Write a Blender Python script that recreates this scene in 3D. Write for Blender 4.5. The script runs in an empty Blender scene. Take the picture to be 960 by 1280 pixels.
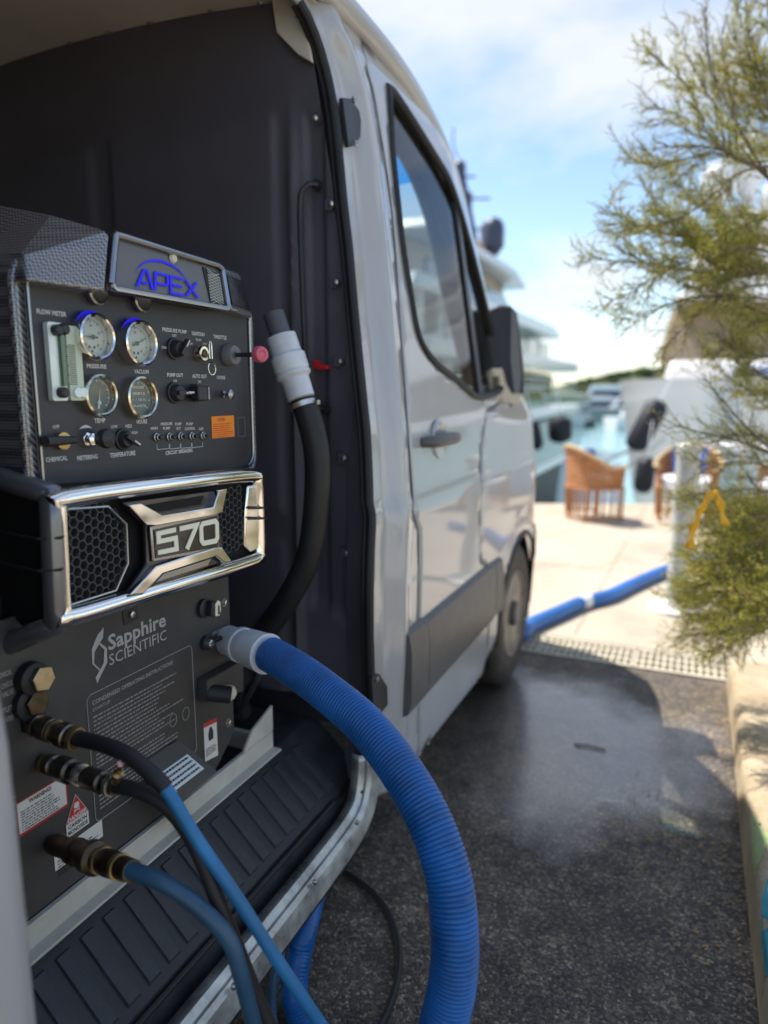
import bpy, bmesh, math, random
from math import sin, cos, pi, radians, sqrt, atan, atan2
from mathutils import Vector, Matrix, noise
from mathutils.geometry import delaunay_2d_cdt, tessellate_polygon
random.seed(7)
SC = bpy.context.scene
COL = SC.collection

# ---------------------------------------------------------------- camera
F_PX, VPX, VPY, CAM_H = 870.0, 870.0, 490.0, 1.4
pitch = atan((640 - VPY) / F_PX)
yaw = atan((VPX - 480) / (F_PX / cos(pitch)))
FW = Vector((-sin(yaw) * cos(pitch), cos(yaw) * cos(pitch), -sin(pitch)))
RT = Vector((cos(yaw), sin(yaw), 0))
UP = RT.cross(FW)
cam_d = bpy.data.cameras.new("camera")
cam = bpy.data.objects.new("camera", cam_d)
COL.objects.link(cam)
cam.matrix_world = Matrix.Translation((0, 0, CAM_H)) @ Matrix((RT, UP, -FW)).transposed().to_4x4()
cam_d.sensor_fit = 'VERTICAL'
cam_d.sensor_height = 36.0
cam_d.sensor_width = 27.0
cam_d.lens = 36.0 * F_PX / 1280.0
cam_d.clip_start = 0.02
cam_d.clip_end = 6000
cam_d.dof.use_dof = True
cam_d.dof.focus_distance = 1.34
cam_d.dof.aperture_fstop = 1.55
SC.camera = cam

# ---------------------------------------------------------------- sun, sky, exposure
TO_SUN = Vector((-0.525, 0.15, 1.0)).normalized()
sun_el = math.asin(TO_SUN.z)
sd = bpy.data.lights.new("sun", 'SUN')
sd.energy = 4.6
sd.angle = radians(0.5)
sd.color = (1.0, 0.93, 0.82)
sun = bpy.data.objects.new("sun", sd)
COL.objects.link(sun)
sun.rotation_euler = TO_SUN.to_track_quat('Z', 'Y').to_euler()
W = bpy.data.worlds.new("World")
SC.world = W
W.use_nodes = True
wn, wl = W.node_tree.nodes, W.node_tree.links
wn.clear()
wo = wn.new('ShaderNodeOutputWorld')
bg = wn.new('ShaderNodeBackground')
bg.inputs['Strength'].default_value = 0.135
sky = wn.new('ShaderNodeTexSky')
sky.sky_type = 'NISHITA'
sky.sun_disc = False
sky.sun_elevation = sun_el
sky.sun_rotation = atan2(TO_SUN.x, TO_SUN.y)
sky.altitude = 0
sky.air_density = 1.0
sky.dust_density = 0.25
sky.ozone_density = 1.6
tc = wn.new('ShaderNodeTexCoord')
sep = wn.new('ShaderNodeSeparateXYZ')
wl.new(tc.outputs['Generated'], sep.inputs[0])
def wmath(op, a, b=None, c=None):
    n = wn.new('ShaderNodeMath'); n.operation = op
    for i, x in enumerate((a, b, c)):
        if x is None: continue
        if isinstance(x, (int, float)): n.inputs[i].default_value = x
        else: wl.new(x, n.inputs[i])
    return n.outputs[0]
zc = wmath('MAXIMUM', sep.outputs['Z'], 0.02)
den = wmath('ADD', zc, 0.12)
px = wmath('DIVIDE', sep.outputs['X'], den)
py = wmath('DIVIDE', sep.outputs['Y'], den)
cmb = wn.new('ShaderNodeCombineXYZ')
wl.new(px, cmb.inputs[0]); wl.new(py, cmb.inputs[1])
cmb.inputs[2].default_value = 3.7
nz = wn.new('ShaderNodeTexNoise')
nz.inputs['Scale'].default_value = 0.85
nz.inputs['Detail'].default_value = 7
nz.inputs['Roughness'].default_value = 0.55
nz.inputs['Distortion'].default_value = 0.25
wl.new(cmb.outputs[0], nz.inputs['Vector'])
cr = wn.new('ShaderNodeMapRange')
cr.inputs['From Min'].default_value = 0.47
cr.inputs['From Max'].default_value = 0.62
wl.new(nz.outputs['Fac'], cr.inputs['Value'])
mx = wn.new('ShaderNodeMix'); mx.data_type = 'RGBA'
wl.new(wmath('MULTIPLY', cr.outputs[0], 0.82), mx.inputs['Factor'])
wl.new(sky.outputs[0], mx.inputs['A'])
mx.inputs['B'].default_value = (4.4, 4.45, 4.6, 1)
wl.new(mx.outputs['Result'], bg.inputs['Color'])
wl.new(bg.outputs[0], wo.inputs[0])
SC.view_settings.view_transform = 'Standard'
SC.view_settings.look = 'None'
SC.view_settings.exposure = 0.78
SC.view_settings.gamma = 1.0

# ---------------------------------------------------------------- survey helpers (measured directions -> points on real planes)
def ray(u, v): return FW * F_PX + RT * (u - 480) + UP * (640 - v)
def onx(u, v, x): r = ray(u, v); return r * (x / r.x) + Vector((0, 0, CAM_H))
def ony(u, v, y): r = ray(u, v); return r * (y / r.y) + Vector((0, 0, CAM_H))
def onz(u, v, z=0.0): r = ray(u, v); return r * ((z - CAM_H) / r.z) + Vector((0, 0, CAM_H))
def at(u, v, d): r = ray(u, v); return r * (d / F_PX) + Vector((0, 0, CAM_H))

# ---------------------------------------------------------------- materials
MATS = {}
def mat(name, col, rough=0.5, metal=0.0, coat=0.0, bump=0.0, bscale=60.0, var=0.0, vscale=8.0, spec=0.5, trans=0.0, ior=1.45, emit=None, col2=None, rvar=0.0, alpha=1.0, sheen=0.0):
    if name in MATS: return MATS[name]
    m = bpy.data.materials.new(name); m.use_nodes = True
    n, l = m.node_tree.nodes, m.node_tree.links
    p = n['Principled BSDF']
    c = tuple(col) + (1,)
    p.inputs['Base Color'].default_value = c
    p.inputs['Roughness'].default_value = rough
    p.inputs['Metallic'].default_value = metal
    p.inputs['Coat Weight'].default_value = coat
    p.inputs['Coat Roughness'].default_value = 0.04
    p.inputs['Specular IOR Level'].default_value = spec
    p.inputs['Transmission Weight'].default_value = trans
    p.inputs['IOR'].default_value = ior
    p.inputs['Alpha'].default_value = alpha
    p.inputs['Sheen Weight'].default_value = sheen
    if emit:
        p.inputs['Emission Color'].default_value = tuple(emit[:3]) + (1,)
        p.inputs['Emission Strength'].default_value = emit[3]
    if var or col2 or bump or rvar:
        t = n.new('ShaderNodeTexCoord')
        a = n.new('ShaderNodeTexNoise'); a.inputs['Scale'].default_value = vscale; a.inputs['Detail'].default_value = 6
        a.inputs['Roughness'].default_value = 0.6
        l.new(t.outputs['Object'], a.inputs['Vector'])
        if var or col2:
            r = n.new('ShaderNodeValToRGB')
            r.color_ramp.elements[0].position = 0.35; r.color_ramp.elements[1].position = 0.68
            lo = tuple(x * (1 - var) for x in col) + (1,)
            hi = tuple(col2) + (1,) if col2 else tuple(min(1, x * (1 + var)) for x in col) + (1,)
            r.color_ramp.elements[0].color = lo; r.color_ramp.elements[1].color = hi
            l.new(a.outputs['Fac'], r.inputs[0]); l.new(r.outputs[0], p.inputs['Base Color'])
        if rvar:
            mr = n.new('ShaderNodeMapRange'); mr.inputs['From Min'].default_value = 0.3; mr.inputs['From Max'].default_value = 0.7
            mr.inputs['To Min'].default_value = max(0.02, rough - rvar); mr.inputs['To Max'].default_value = min(1, rough + rvar)
            l.new(a.outputs['Fac'], mr.inputs['Value']); l.new(mr.outputs[0], p.inputs['Roughness'])
        if bump:
            b = n.new('ShaderNodeTexNoise'); b.inputs['Scale'].default_value = bscale; b.inputs['Detail'].default_value = 4
            l.new(t.outputs['Object'], b.inputs['Vector'])
            bn = n.new('ShaderNodeBump'); bn.inputs['Strength'].default_value = bump; bn.inputs['Distance'].default_value = 0.002
            l.new(b.outputs['Fac'], bn.inputs['Height']); l.new(bn.outputs[0], p.inputs['Normal'])
    MATS[name] = m
    return m

def carbon_mat():
    m = bpy.data.materials.new('carbon_weave'); m.use_nodes = True
    n, l = m.node_tree.nodes, m.node_tree.links
    p = n['Principled BSDF']
    p.inputs['Roughness'].default_value = 0.38; p.inputs['Coat Weight'].default_value = 1.0; p.inputs['Coat Roughness'].default_value = 0.05; p.inputs['Coat IOR'].default_value = 1.9
    t = n.new('ShaderNodeTexCoord'); mp = n.new('ShaderNodeMapping')
    mp.inputs['Rotation'].default_value = (radians(45), 0, radians(45))
    l.new(t.outputs['Object'], mp.inputs[0])
    ch = n.new('ShaderNodeTexChecker'); ch.inputs['Scale'].default_value = 240
    ch.inputs['Color1'].default_value = (0.010, 0.011, 0.014, 1); ch.inputs['Color2'].default_value = (0.22, 0.22, 0.24, 1)
    l.new(mp.outputs[0], ch.inputs[0]); l.new(ch.outputs[0], p.inputs['Base Color'])
    b = n.new('ShaderNodeBump'); b.inputs['Strength'].default_value = 0.15; b.inputs['Distance'].default_value = 0.0004
    l.new(ch.outputs[1], b.inputs['Height']); l.new(b.outputs[0], p.inputs['Normal'])
    return m
CARBON = carbon_mat()
PAINT = mat('van_white_paint', (0.44, 0.44, 0.437), 0.30, coat=1.0, var=0.05, vscale=3, bump=0.012, bscale=9)
PAINT_IN = mat('jamb_paint', (0.4, 0.42, 0.45), 0.4, coat=0.5, var=0.06, vscale=6)
CLAD = mat('grey_cladding', (0.115, 0.112, 0.108), 0.42, var=0.1, vscale=20, bump=0.25, bscale=900)
RUBBER = mat('black_rubber', (0.018, 0.018, 0.02), 0.55, var=0.2, bump=0.15, bscale=120)
BLACKP = mat('black_plastic', (0.026, 0.026, 0.03), 0.38, var=0.15, bump=0.1, bscale=300)
BULK = mat("bulkhead_grey", (0.095, 0.090, 0.112), 0.55, var=0.16, vscale=2.2, bump=0.12, bscale=240, rvar=0.08)
HEADL = mat('headliner_beige', (0.60, 0.56, 0.50), 0.8, var=0.12, vscale=3, bump=0.3, bscale=400)
CABIN = mat('cab_trim', (0.045, 0.045, 0.05), 0.65, var=0.15)
STEEL = mat('bare_steel', (0.55, 0.54, 0.51), 0.32, metal=1, var=0.25, vscale=14, rvar=0.15, bump=0.1, bscale=150)
CHROME = mat('chrome', (0.80, 0.79, 0.76), 0.09, metal=1, rvar=0.05, vscale=12)
DCHROME = mat('dark_chrome', (0.34, 0.345, 0.36), 0.24, metal=1, rvar=0.06, vscale=9)
BRASS = mat('aged_brass', (0.50, 0.37, 0.17), 0.38, metal=1, var=0.3, vscale=40)
BRONZE = mat('dark_bronze', (0.13, 0.10, 0.07), 0.42, metal=1, var=0.3, vscale=40)
PANEL = mat('panel_black', (0.042, 0.042, 0.048), 0.40, var=0.1, bump=0.12, bscale=700)
LPANEL = mat('powder_coat_black', (0.062, 0.059, 0.055), 0.46, var=0.18, vscale=7, bump=0.35, bscale=900)
FACE = mat('screen_grey', (0.13, 0.13, 0.125), 0.35, coat=0.3)
PRINT = mat('white_print', (0.62, 0.62, 0.60), 0.6)
PRINTD = mat('dim_print', (0.33, 0.325, 0.31), 0.6)
BLUEP = mat('blue_print', (0.015, 0.012, 0.72), 0.35, emit=(0.02, 0.0, 1.0, 0.14))
BLUEG2 = mat('blue_glow', (0.01, 0.01, 0.6), 0.35, emit=(0.03, 0.01, 1.0, 0.22))  # emissive blue standing in for the blue light on the gauge bezels
CREAM = mat('cream_number', (0.80, 0.78, 0.62), 0.35)
DIAL = mat('dial_face', (0.52, 0.54, 0.50), 0.4, var=0.04)
DIALD = mat('dial_dark', (0.03, 0.038, 0.03), 0.3)
INK = mat('ink', (0.03, 0.03, 0.035), 0.6)
RED = mat('red_sign', (0.55, 0.035, 0.03), 0.5)
ORANGE = mat('orange_sticker', (0.85, 0.27, 0.02), 0.5)
LABEL = mat('paper_label', (0.72, 0.71, 0.66), 0.55, var=0.05)
LABELB = mat('pale_blue_label', (0.60, 0.68, 0.72), 0.5)
CLEAR = mat('clear_acrylic', (0.80, 0.90, 0.86), 0.12, coat=0.5, var=0.1, vscale=30)
GREENG = mat('green_scale', (0.58, 0.66, 0.52), 0.4)
PINK = mat('pink_knob', (0.62, 0.13, 0.20), 0.4)
REDP = mat('red_plastic', (0.60, 0.02, 0.03), 0.35)
PVC = mat('white_pvc', (0.62, 0.66, 0.70), 0.42, var=0.12, vscale=18, bump=0.15, bscale=120)
BLUEH = mat('blue_hose', (0.008, 0.105, 0.34), 0.38, var=0.28, vscale=11, bump=0.2, bscale=200, rvar=.14)
BLUEG = mat('pressure_hose_blue', (0.02, 0.16, 0.36), 0.42, var=0.2, vscale=9)
BLUES = mat('slate_blue_hose', (0.03, 0.085, 0.15), 0.42, var=0.2, vscale=9)
TYRE = mat('tyre', (0.060, 0.048, 0.040), 0.7, var=0.3, vscale=9, bump=0.3, bscale=60)
RIM = mat('rusty_rim', (0.30, 0.25, 0.20), 0.5, metal=0.2, var=0.35, vscale=14)
TRAY = mat('cream_frame', (0.56, 0.54, 0.47), 0.5, var=0.12, vscale=9)
GLASSD = mat('mirror_silver', (0.75, 0.78, 0.8), 0.03, metal=1)
AMBER = mat('indicator_lens', (0.75, 0.62, 0.42), 0.12, coat=1.0)
def glass_mat(name, tint, fac=0.12):
    m = bpy.data.materials.new(name); m.use_nodes = True
    n, l = m.node_tree.nodes, m.node_tree.links
    n.clear(); o = n.new('ShaderNodeOutputMaterial'); mi = n.new('ShaderNodeMixShader')
    tr = n.new('ShaderNodeBsdfTransparent'); tr.inputs[0].default_value = tuple(tint) + (1,)
    gl = n.new('ShaderNodeBsdfGlossy'); gl.inputs['Roughness'].default_value = 0.02
    lw = n.new('ShaderNodeLayerWeight'); lw.inputs[0].default_value = 0.5; fr = n.new('ShaderNodeMath'); fr.operation = 'POWER'; fr.inputs[1].default_value = 4.5; l.new(lw.outputs['Facing'], fr.inputs[0]); ad = n.new('ShaderNodeMath'); ad.operation = 'MULTIPLY_ADD'; ad.inputs[1].default_value = 0.8; ad.inputs[2].default_value = 0.04; l.new(fr.outputs[0], ad.inputs[0])
    l.new(ad.outputs[0], mi.inputs[0]); l.new(tr.outputs[0], mi.inputs[1]); l.new(gl.outputs[0], mi.inputs[2]); l.new(mi.outputs[0], o.inputs[0])
    return m
GLASS = glass_mat('window_glass', (0.72, 0.78, 0.76))
BAND = glass_mat('blue_sun_band', (0.01, 0.40, 0.75))
GGLASS = glass_mat('gauge_glass', (0.95, 0.96, 0.95))

def ground_mat(name, kind):
    m = bpy.data.materials.new(name); m.use_nodes = True
    n, l = m.node_tree.nodes, m.node_tree.links
    p = n['Principled BSDF']
    t = n.new('ShaderNodeTexCoord')
    def noise_(s, d=5, r=0.6, w=None):
        a = n.new('ShaderNodeTexNoise'); a.inputs['Scale'].default_value = s; a.inputs['Detail'].default_value = d; a.inputs['Roughness'].default_value = r
        l.new(t.outputs['Object'], a.inputs['Vector']); return a.outputs['Fac']
    def ramp(src, stops):
        r = n.new('ShaderNodeValToRGB'); e = r.color_ramp.elements
        while len(e) < len(stops): e.new(0.5)
        for i, (q, c) in enumerate(stops): e[i].position = q; e[i].color = tuple(c) + (1,)
        l.new(src, r.inputs[0]); return r.outputs[0]
    def mixc(f, a, b, bt='MIX'):
        x = n.new('ShaderNodeMix'); x.data_type = 'RGBA'; x.blend_type = bt
        for k, s in (('Factor', f), ('A', a), ('B', b)):
            if isinstance(s, (int, float)): x.inputs[k].default_value = s
            elif isinstance(s, tuple): x.inputs[k].default_value = s + (1,)
            else: l.new(s, x.inputs[k])
        return x.outputs['Result']
    if kind == 'asphalt':
        vo = n.new('ShaderNodeTexVoronoi'); vo.inputs['Scale'].default_value = 150
        l.new(t.outputs['Object'], vo.inputs['Vector'])
        sp = n.new('ShaderNodeSeparateColor'); l.new(vo.outputs['Color'], sp.inputs[0])
        stone = ramp(sp.outputs[0], [(0.0, (0.052, 0.048, 0.044)), (0.5, (0.092, 0.084, 0.074)), (0.80, (0.175, 0.148, 0.118)), (0.94, (0.27, 0.225, 0.175)), (1.0, (0.36, 0.32, 0.26))])
        big = ramp(noise_(1.6), [(0.3, (0.6, 0.6, 0.62)), (0.7, (1.35, 1.25, 1.1))])
        c1 = mixc(1.0, mixc(1.0, stone, ramp(noise_(11, 4, .7), [(0.35, (0.62, 0.62, 0.64)), (0.65, (1.35, 1.3, 1.22))]), 'MULTIPLY'), big, 'MULTIPLY')
        leaf = ramp(noise_(22, 4, 0.7), [(0.66, (0, 0, 0)), (0.72, (1, 1, 1))])
        dz = ramp(noise_(1.1, 2), [(0.48, (0, 0, 0)), (0.62, (1, 1, 1))])
        lm = mixc(1.0, leaf, dz, 'MULTIPLY')
        c2 = mixc(lm, c1, (0.20, 0.12, 0.05))
        l.new(c2, p.inputs['Base Color'])
        # damp where the machine has dripped: lower roughness in broad patches near the front wheel
        sx = n.new('ShaderNodeSeparateXYZ'); l.new(t.outputs['Object'], sx.inputs[0])
        vd = n.new('ShaderNodeVectorMath'); vd.operation = 'DISTANCE'; vd.inputs[1].default_value = (-0.45, 2.7, 0.0)
        l.new(t.outputs['Object'], vd.inputs[0])
        mr = n.new('ShaderNodeMapRange'); mr.inputs['From Min'].default_value = 0.12; mr.inputs['From Max'].default_value = 0.95
        mr.inputs['To Min'].default_value = 1.1; mr.inputs['To Max'].default_value = 0; p.inputs['Coat IOR'].default_value = 2.0
        l.new(vd.outputs['Value'], mr.inputs['Value'])
        ad = n.new('ShaderNodeMath'); ad.operation = 'ADD'; l.new(mr.outputs[0], ad.inputs[0]); l.new(noise_(2.6, 5), ad.inputs[1])
        wet = n.new('ShaderNodeMapRange'); wet.inputs['From Min'].default_value = 0.75; wet.inputs['From Max'].default_value = 1.25
        wet.inputs['To Min'].default_value = 0.72; wet.inputs['To Max'].default_value = 0.30
        wc = n.new('ShaderNodeMapRange'); wc.inputs['From Min'].default_value = 0.75; wc.inputs['From Max'].default_value = 1.2; wc.inputs['To Max'].default_value = 1.0; l.new(ad.outputs[0], wc.inputs['Value']); l.new(wc.outputs[0], p.inputs['Coat Weight']); p.inputs['Coat Roughness'].default_value = 0.2; l.new(ad.outputs[0], wet.inputs['Value']); l.new(wet.outputs[0], p.inputs['Roughness'])
        b = n.new('ShaderNodeBump'); b.inputs['Strength'].default_value = 0.75; b.inputs['Distance'].default_value = 0.006
        l.new(vo.outputs['Distance'], b.inputs['Height']); b.invert = True
        l.new(b.outputs[0], p.inputs['Normal'])
    elif kind == 'pavement':
        c = ramp(noise_(1.3), [(0.3, (0.37, 0.305, 0.235)), (0.5, (0.46, 0.395, 0.31)), (0.7, (0.50, 0.43, 0.34))])
        f = ramp(noise_(60, 3), [(0.3, (0.88, 0.88, 0.88)), (0.7, (1.08, 1.08, 1.08))])
        l.new(mixc(1.0, c, f, 'MULTIPLY'), p.inputs['Base Color']); p.inputs['Roughness'].default_value = 0.8
        b = n.new('ShaderNodeBump'); b.inputs['Strength'].default_value = 0.4; b.inputs['Distance'].default_value = 0.003
        l.new(noise_(80, 4), b.inputs['Height']); l.new(b.outputs[0], p.inputs['Normal'])
    elif kind == 'kerb':
        c = ramp(noise_(5), [(0.3, (0.30, 0.23, 0.14)), (0.55, (0.43, 0.35, 0.24)), (0.75, (0.50, 0.44, 0.33))])
        f = ramp(noise_(90, 4), [(0.3, (0.8, 0.8, 0.8)), (0.7, (1.1, 1.1, 1.1))])
        l.new(mixc(1.0, c, f, 'MULTIPLY'), p.inputs['Base Color']); p.inputs['Roughness'].default_value = 0.85
        b = n.new('ShaderNodeBump'); b.inputs['Strength'].default_value = 0.6; b.inputs['Distance'].default_value = 0.004
        l.new(noise_(70, 5), b.inputs['Height']); l.new(b.outputs[0], p.inputs['Normal'])
    elif kind == 'water':
        p.inputs['Base Color'].default_value = (0.20, 0.38, 0.40, 1); p.inputs['Roughness'].default_value = 0.12
        p.inputs['Specular IOR Level'].default_value = 0.5
        b = n.new('ShaderNodeBump'); b.inputs['Strength'].default_value = 0.5; b.inputs['Distance'].default_value = 0.12
        l.new(noise_(1.3, 4), b.inputs['Height']); l.new(b.outputs[0], p.inputs['Normal'])
    elif kind == 'soil':
        c = ramp(noise_(12), [(0.3, (0.10, 0.075, 0.05)), (0.7, (0.26, 0.21, 0.14))])
        l.new(c, p.inputs['Base Color']); p.inputs['Roughness'].default_value = 0.95
    return m

# ---------------------------------------------------------------- mesh helpers
class MB:
    def __init__(s): s.v = []; s.f = []
    def add(s, vs, fs):
        o = len(s.v); s.v += [Vector(a) for a in vs]; s.f += [[i + o for i in f] for f in fs]; return s
    def box(s, c, size, R=None):
        c = Vector(c); h = [d / 2 for d in size]
        vs = [Vector((x * h[0], y * h[1], z * h[2])) for x in (-1, 1) for y in (-1, 1) for z in (-1, 1)]
        if R is not None: vs = [R @ a for a in vs]
        return s.add([a + c for a in vs], [(0, 1, 3, 2), (4, 6, 7, 5), (0, 4, 5, 1), (2, 3, 7, 6), (0, 2, 6, 4), (1, 5, 7, 3)])
    def bar(s, a, b, w, h, up=Vector((0, 0, 1))):
        a = Vector(a); b = Vector(b); d = (b - a); L = d.length; d.normalize()
        x = d.cross(up); x = x.normalized() if x.length > 1e-5 else Vector((1, 0, 0)); z = x.cross(d)
        R = Matrix((x, d, z)).transposed()
        return s.box((a + b) / 2, (w, L, h), R)
    def hexa(s, p):  # 8 points: bottom 4 ccw, top 4 ccw
        return s.add(p, [(3, 2, 1, 0), (4, 5, 6, 7), (0, 1, 5, 4), (1, 2, 6, 5), (2, 3, 7, 6), (3, 0, 4, 7)])
    def prism(s, pts, off):
        """pts: planar outline of 3D points, extruded by off (vector)."""
        pts = [Vector(p) for p in pts]; off = Vector(off); n = len(pts)
        tris = tessellate_polygon([pts])
        vs = pts + [p + off for p in pts]
        fs = [tuple(t) for t in tris] + [tuple(i + n for i in reversed(t)) for t in tris]
        fs += [(i, (i + 1) % n, (i + 1) % n + n, i + n) for i in range(n)]
        return s.add(vs, fs)
    def ringprism(s, outer, inner, off):
        off = Vector(off); n = len(outer)
        vs = [Vector(p) for p in outer] + [Vector(p) for p in inner]
        vs += [p + off for p in vs]
        fs = []
        for i in range(n):
            j = (i + 1) % n
            fs += [(i, j, n + j, n + i), (2 * n + i, 3 * n + i, 3 * n + j, 2 * n + j), (i, 2 * n + i, 2 * n + j, j), (n + i, n + j, 3 * n + j, 3 * n + i)]
        return s.add(vs, fs)
    def tube(s, pts, r, seg=12, cap=True, r2=None):
        """r: number or function(arc length, total)."""
        pts = [Vector(p) for p in pts]; n = len(pts)
        L = [0]
        for i in range(1, n): L.append(L[-1] + (pts[i] - pts[i - 1]).length)
        tan = [(pts[min(i + 1, n - 1)] - pts[max(i - 1, 0)]).normalized() for i in range(n)]
        x = tan[0].orthogonal().normalized(); vs = []
        for i in range(n):
            x = (x - tan[i] * x.dot(tan[i])).normalized(); y = tan[i].cross(x)
            rr = r(L[i], L[-1]) if callable(r) else r
            for k in range(seg):
                a = 2 * pi * k / seg
                vs.append(pts[i] + (x * cos(a) + y * sin(a)) * rr)
        fs = [(i * seg + k, i * seg + (k + 1) % seg, (i + 1) * seg + (k + 1) % seg, (i + 1) * seg + k) for i in range(n - 1) for k in range(seg)]
        if cap: fs += [tuple(reversed(range(seg))), tuple((n - 1) * seg + k for k in range(seg))]
        return s.add(vs, fs)
    def lathe(s, o, ax, prof, seg=24, a0=0, a1=2 * pi, cap=True):
        """prof: list of (distance along axis, radius)."""
        o = Vector(o); ax = Vector(ax).normalized(); x = ax.orthogonal().normalized(); y = ax.cross(x)
        full = abs(a1 - a0 - 2 * pi) < 1e-6; m = seg if full else seg + 1; vs = []
        for d, r in prof:
            for k in range(m):
                a = a0 + (a1 - a0) * k / seg
                vs.append(o + ax * d + (x * cos(a) + y * sin(a)) * r)
        fs = []
        for i in range(len(prof) - 1):
            for k in range(seg):
                k2 = (k + 1) % m
                fs.append((i * m + k, i * m + k2, (i + 1) * m + k2, (i + 1) * m + k))
        if full and cap:
            if prof[0][1] > 1e-5: fs.append(tuple(reversed(range(m))))
            if prof[-1][1] > 1e-5: fs.append(tuple((len(prof) - 1) * m + k for k in range(m)))
        return s.add(vs, fs)
    def grid(s, rows):
        m = len(rows[0]); vs = [p for r in rows for p in r]
        return s.add(vs, [(i * m + j, i * m + j + 1, (i + 1) * m + j + 1, (i + 1) * m + j) for i in range(len(rows) - 1) for j in range(m - 1)])
    def build(s, name, m, parent=None, smooth=True, bevel=0, solid=0, base=None, sharp=35, segs=2, local=False, merge=False):
        vs = [Vector(v) for v in s.v]
        lo = Vector((min(v.x for v in vs), min(v.y for v in vs), min(v.z for v in vs)))
        hi = Vector((max(v.x for v in vs), max(v.y for v in vs), max(v.z for v in vs)))
        o = (lo + hi) / 2 if base is None else Vector(base)
        if parent is None and base is None: o.z = lo.z
        if local: o = Vector((0, 0, 0))
        me = bpy.data.meshes.new(name)
        me.from_pydata([tuple(v - o) for v in vs], [], s.f)
        me.update()
        bm = bmesh.new(); bm.from_mesh(me)
        if merge: bmesh.ops.remove_doubles(bm, verts=bm.verts, dist=1e-5)
        bmesh.ops.recalc_face_normals(bm, faces=bm.faces)
        bm.to_mesh(me); bm.free()
        if smooth:
            for p in me.polygons: p.use_smooth = True
            me.set_sharp_from_angle(angle=radians(sharp))
        me.materials.append(m)
        ob = bpy.data.objects.new(name, me); COL.objects.link(ob)
        wp = Vector((0, 0, 0))
        q = parent
        while q is not None: wp += q.location; q = q.parent
        ob.location = o - wp
        if parent: ob.parent = parent
        if solid:
            md = ob.modifiers.new('thick', 'SOLIDIFY'); md.thickness = abs(solid); md.offset = -1 if solid > 0 else 1
        if bevel:
            md = ob.modifiers.new('bevel', 'BEVEL'); md.width = bevel; md.segments = segs; md.limit_method = 'ANGLE'; md.angle_limit = radians(40)
            md.harden_normals = False
        return ob
def wpos(o):
    p = Vector((0, 0, 0))
    while o is not None: p += o.location; o = o.parent
    return p
def tag(o, label=None, cat=None, group=None, kind=None):
    if label: o['label'] = label
    if cat: o['category'] = cat
    if group: o['group'] = group
    if kind: o['kind'] = kind
    return o
def thing(name, loc, label, cat, group=None):
    o = bpy.data.objects.new(name, None); COL.objects.link(o); o.location = loc; o.empty_display_size = 0.1
    return tag(o, label, cat, group)
def node(name, loc, parent):
    o = bpy.data.objects.new(name, None); COL.objects.link(o); o.parent = parent; o.location = Vector(loc) - wpos(parent); return o
def copy_at(o, loc, label=None):
    c = o.copy(); COL.objects.link(c); c.location = loc
    if label: c['label'] = label
    for ch in o.children:
        d = ch.copy(); COL.objects.link(d); d.parent = c
        for g in ch.children:
            e = g.copy(); COL.objects.link(e); e.parent = d
    return c
def catmull(P, step=0.02, closed=False):
    P = [Vector(p) for p in P]; out = []
    n = len(P); rng = n if closed else n - 1
    for i in range(rng):
        if closed: a, b, c, d = P[(i - 1) % n], P[i], P[(i + 1) % n], P[(i + 2) % n]
        else: a, b, c, d = P[max(i - 1, 0)], P[i], P[i + 1], P[min(i + 2, n - 1)]
        k = max(1, int((c - b).length / step))
        for j in range(k):
            t = j / k
            out.append(0.5 * ((2 * b) + (c - a) * t + (2 * a - 5 * b + 4 * c - d) * t * t + (3 * b - a - 3 * c + d) * t ** 3))
    if not closed: out.append(P[-1])
    return out
def even(P, step):
    """resample a polyline at an even step"""
    out = [P[0]]; acc = 0; last = P[0]
    for q in P[1:]:
        d = (q - last).length
        while acc + d >= step:
            t = (step - acc) / d; last = last.lerp(q, t); out.append(last.copy()); d = (q - last).length; acc = 0
        acc += d; last = q
    return out
def stroke(pl, w, closed=False):
    """outline polygon of a 2D polyline with mitred corners"""
    n = len(pl); Lf, Rt = [], []
    for i in range(n):
        p = Vector(pl[i]).to_2d()
        a = Vector(pl[i - 1]).to_2d() if (i > 0 or closed) else None
        b = Vector(pl[(i + 1) % n]).to_2d() if (i < n - 1 or closed) else None
        d1 = (p - a).normalized() if a is not None else (b - p).normalized()
        d2 = (b - p).normalized() if b is not None else d1
        n1 = Vector((-d1.y, d1.x)); n2 = Vector((-d2.y, d2.x)); m = (n1 + n2)
        m = m.normalized() if m.length > 1e-4 else n1
        k = w / 2 / max(0.35, m.dot(n1))
        Lf.append(p + m * k); Rt.append(p - m * k)
    return (Lf, Rt) if closed else Lf + Rt[::-1]
def inpoly(p, poly):
    c = False; n = len(poly); j = n - 1
    for i in range(n):
        a, b = poly[i], poly[j]
        if (a[1] > p[1]) != (b[1] > p[1]) and p[0] < (b[0] - a[0]) * (p[1] - a[1]) / (b[1] - a[1]) + a[0]: c = not c
        j = i
    return c
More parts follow.
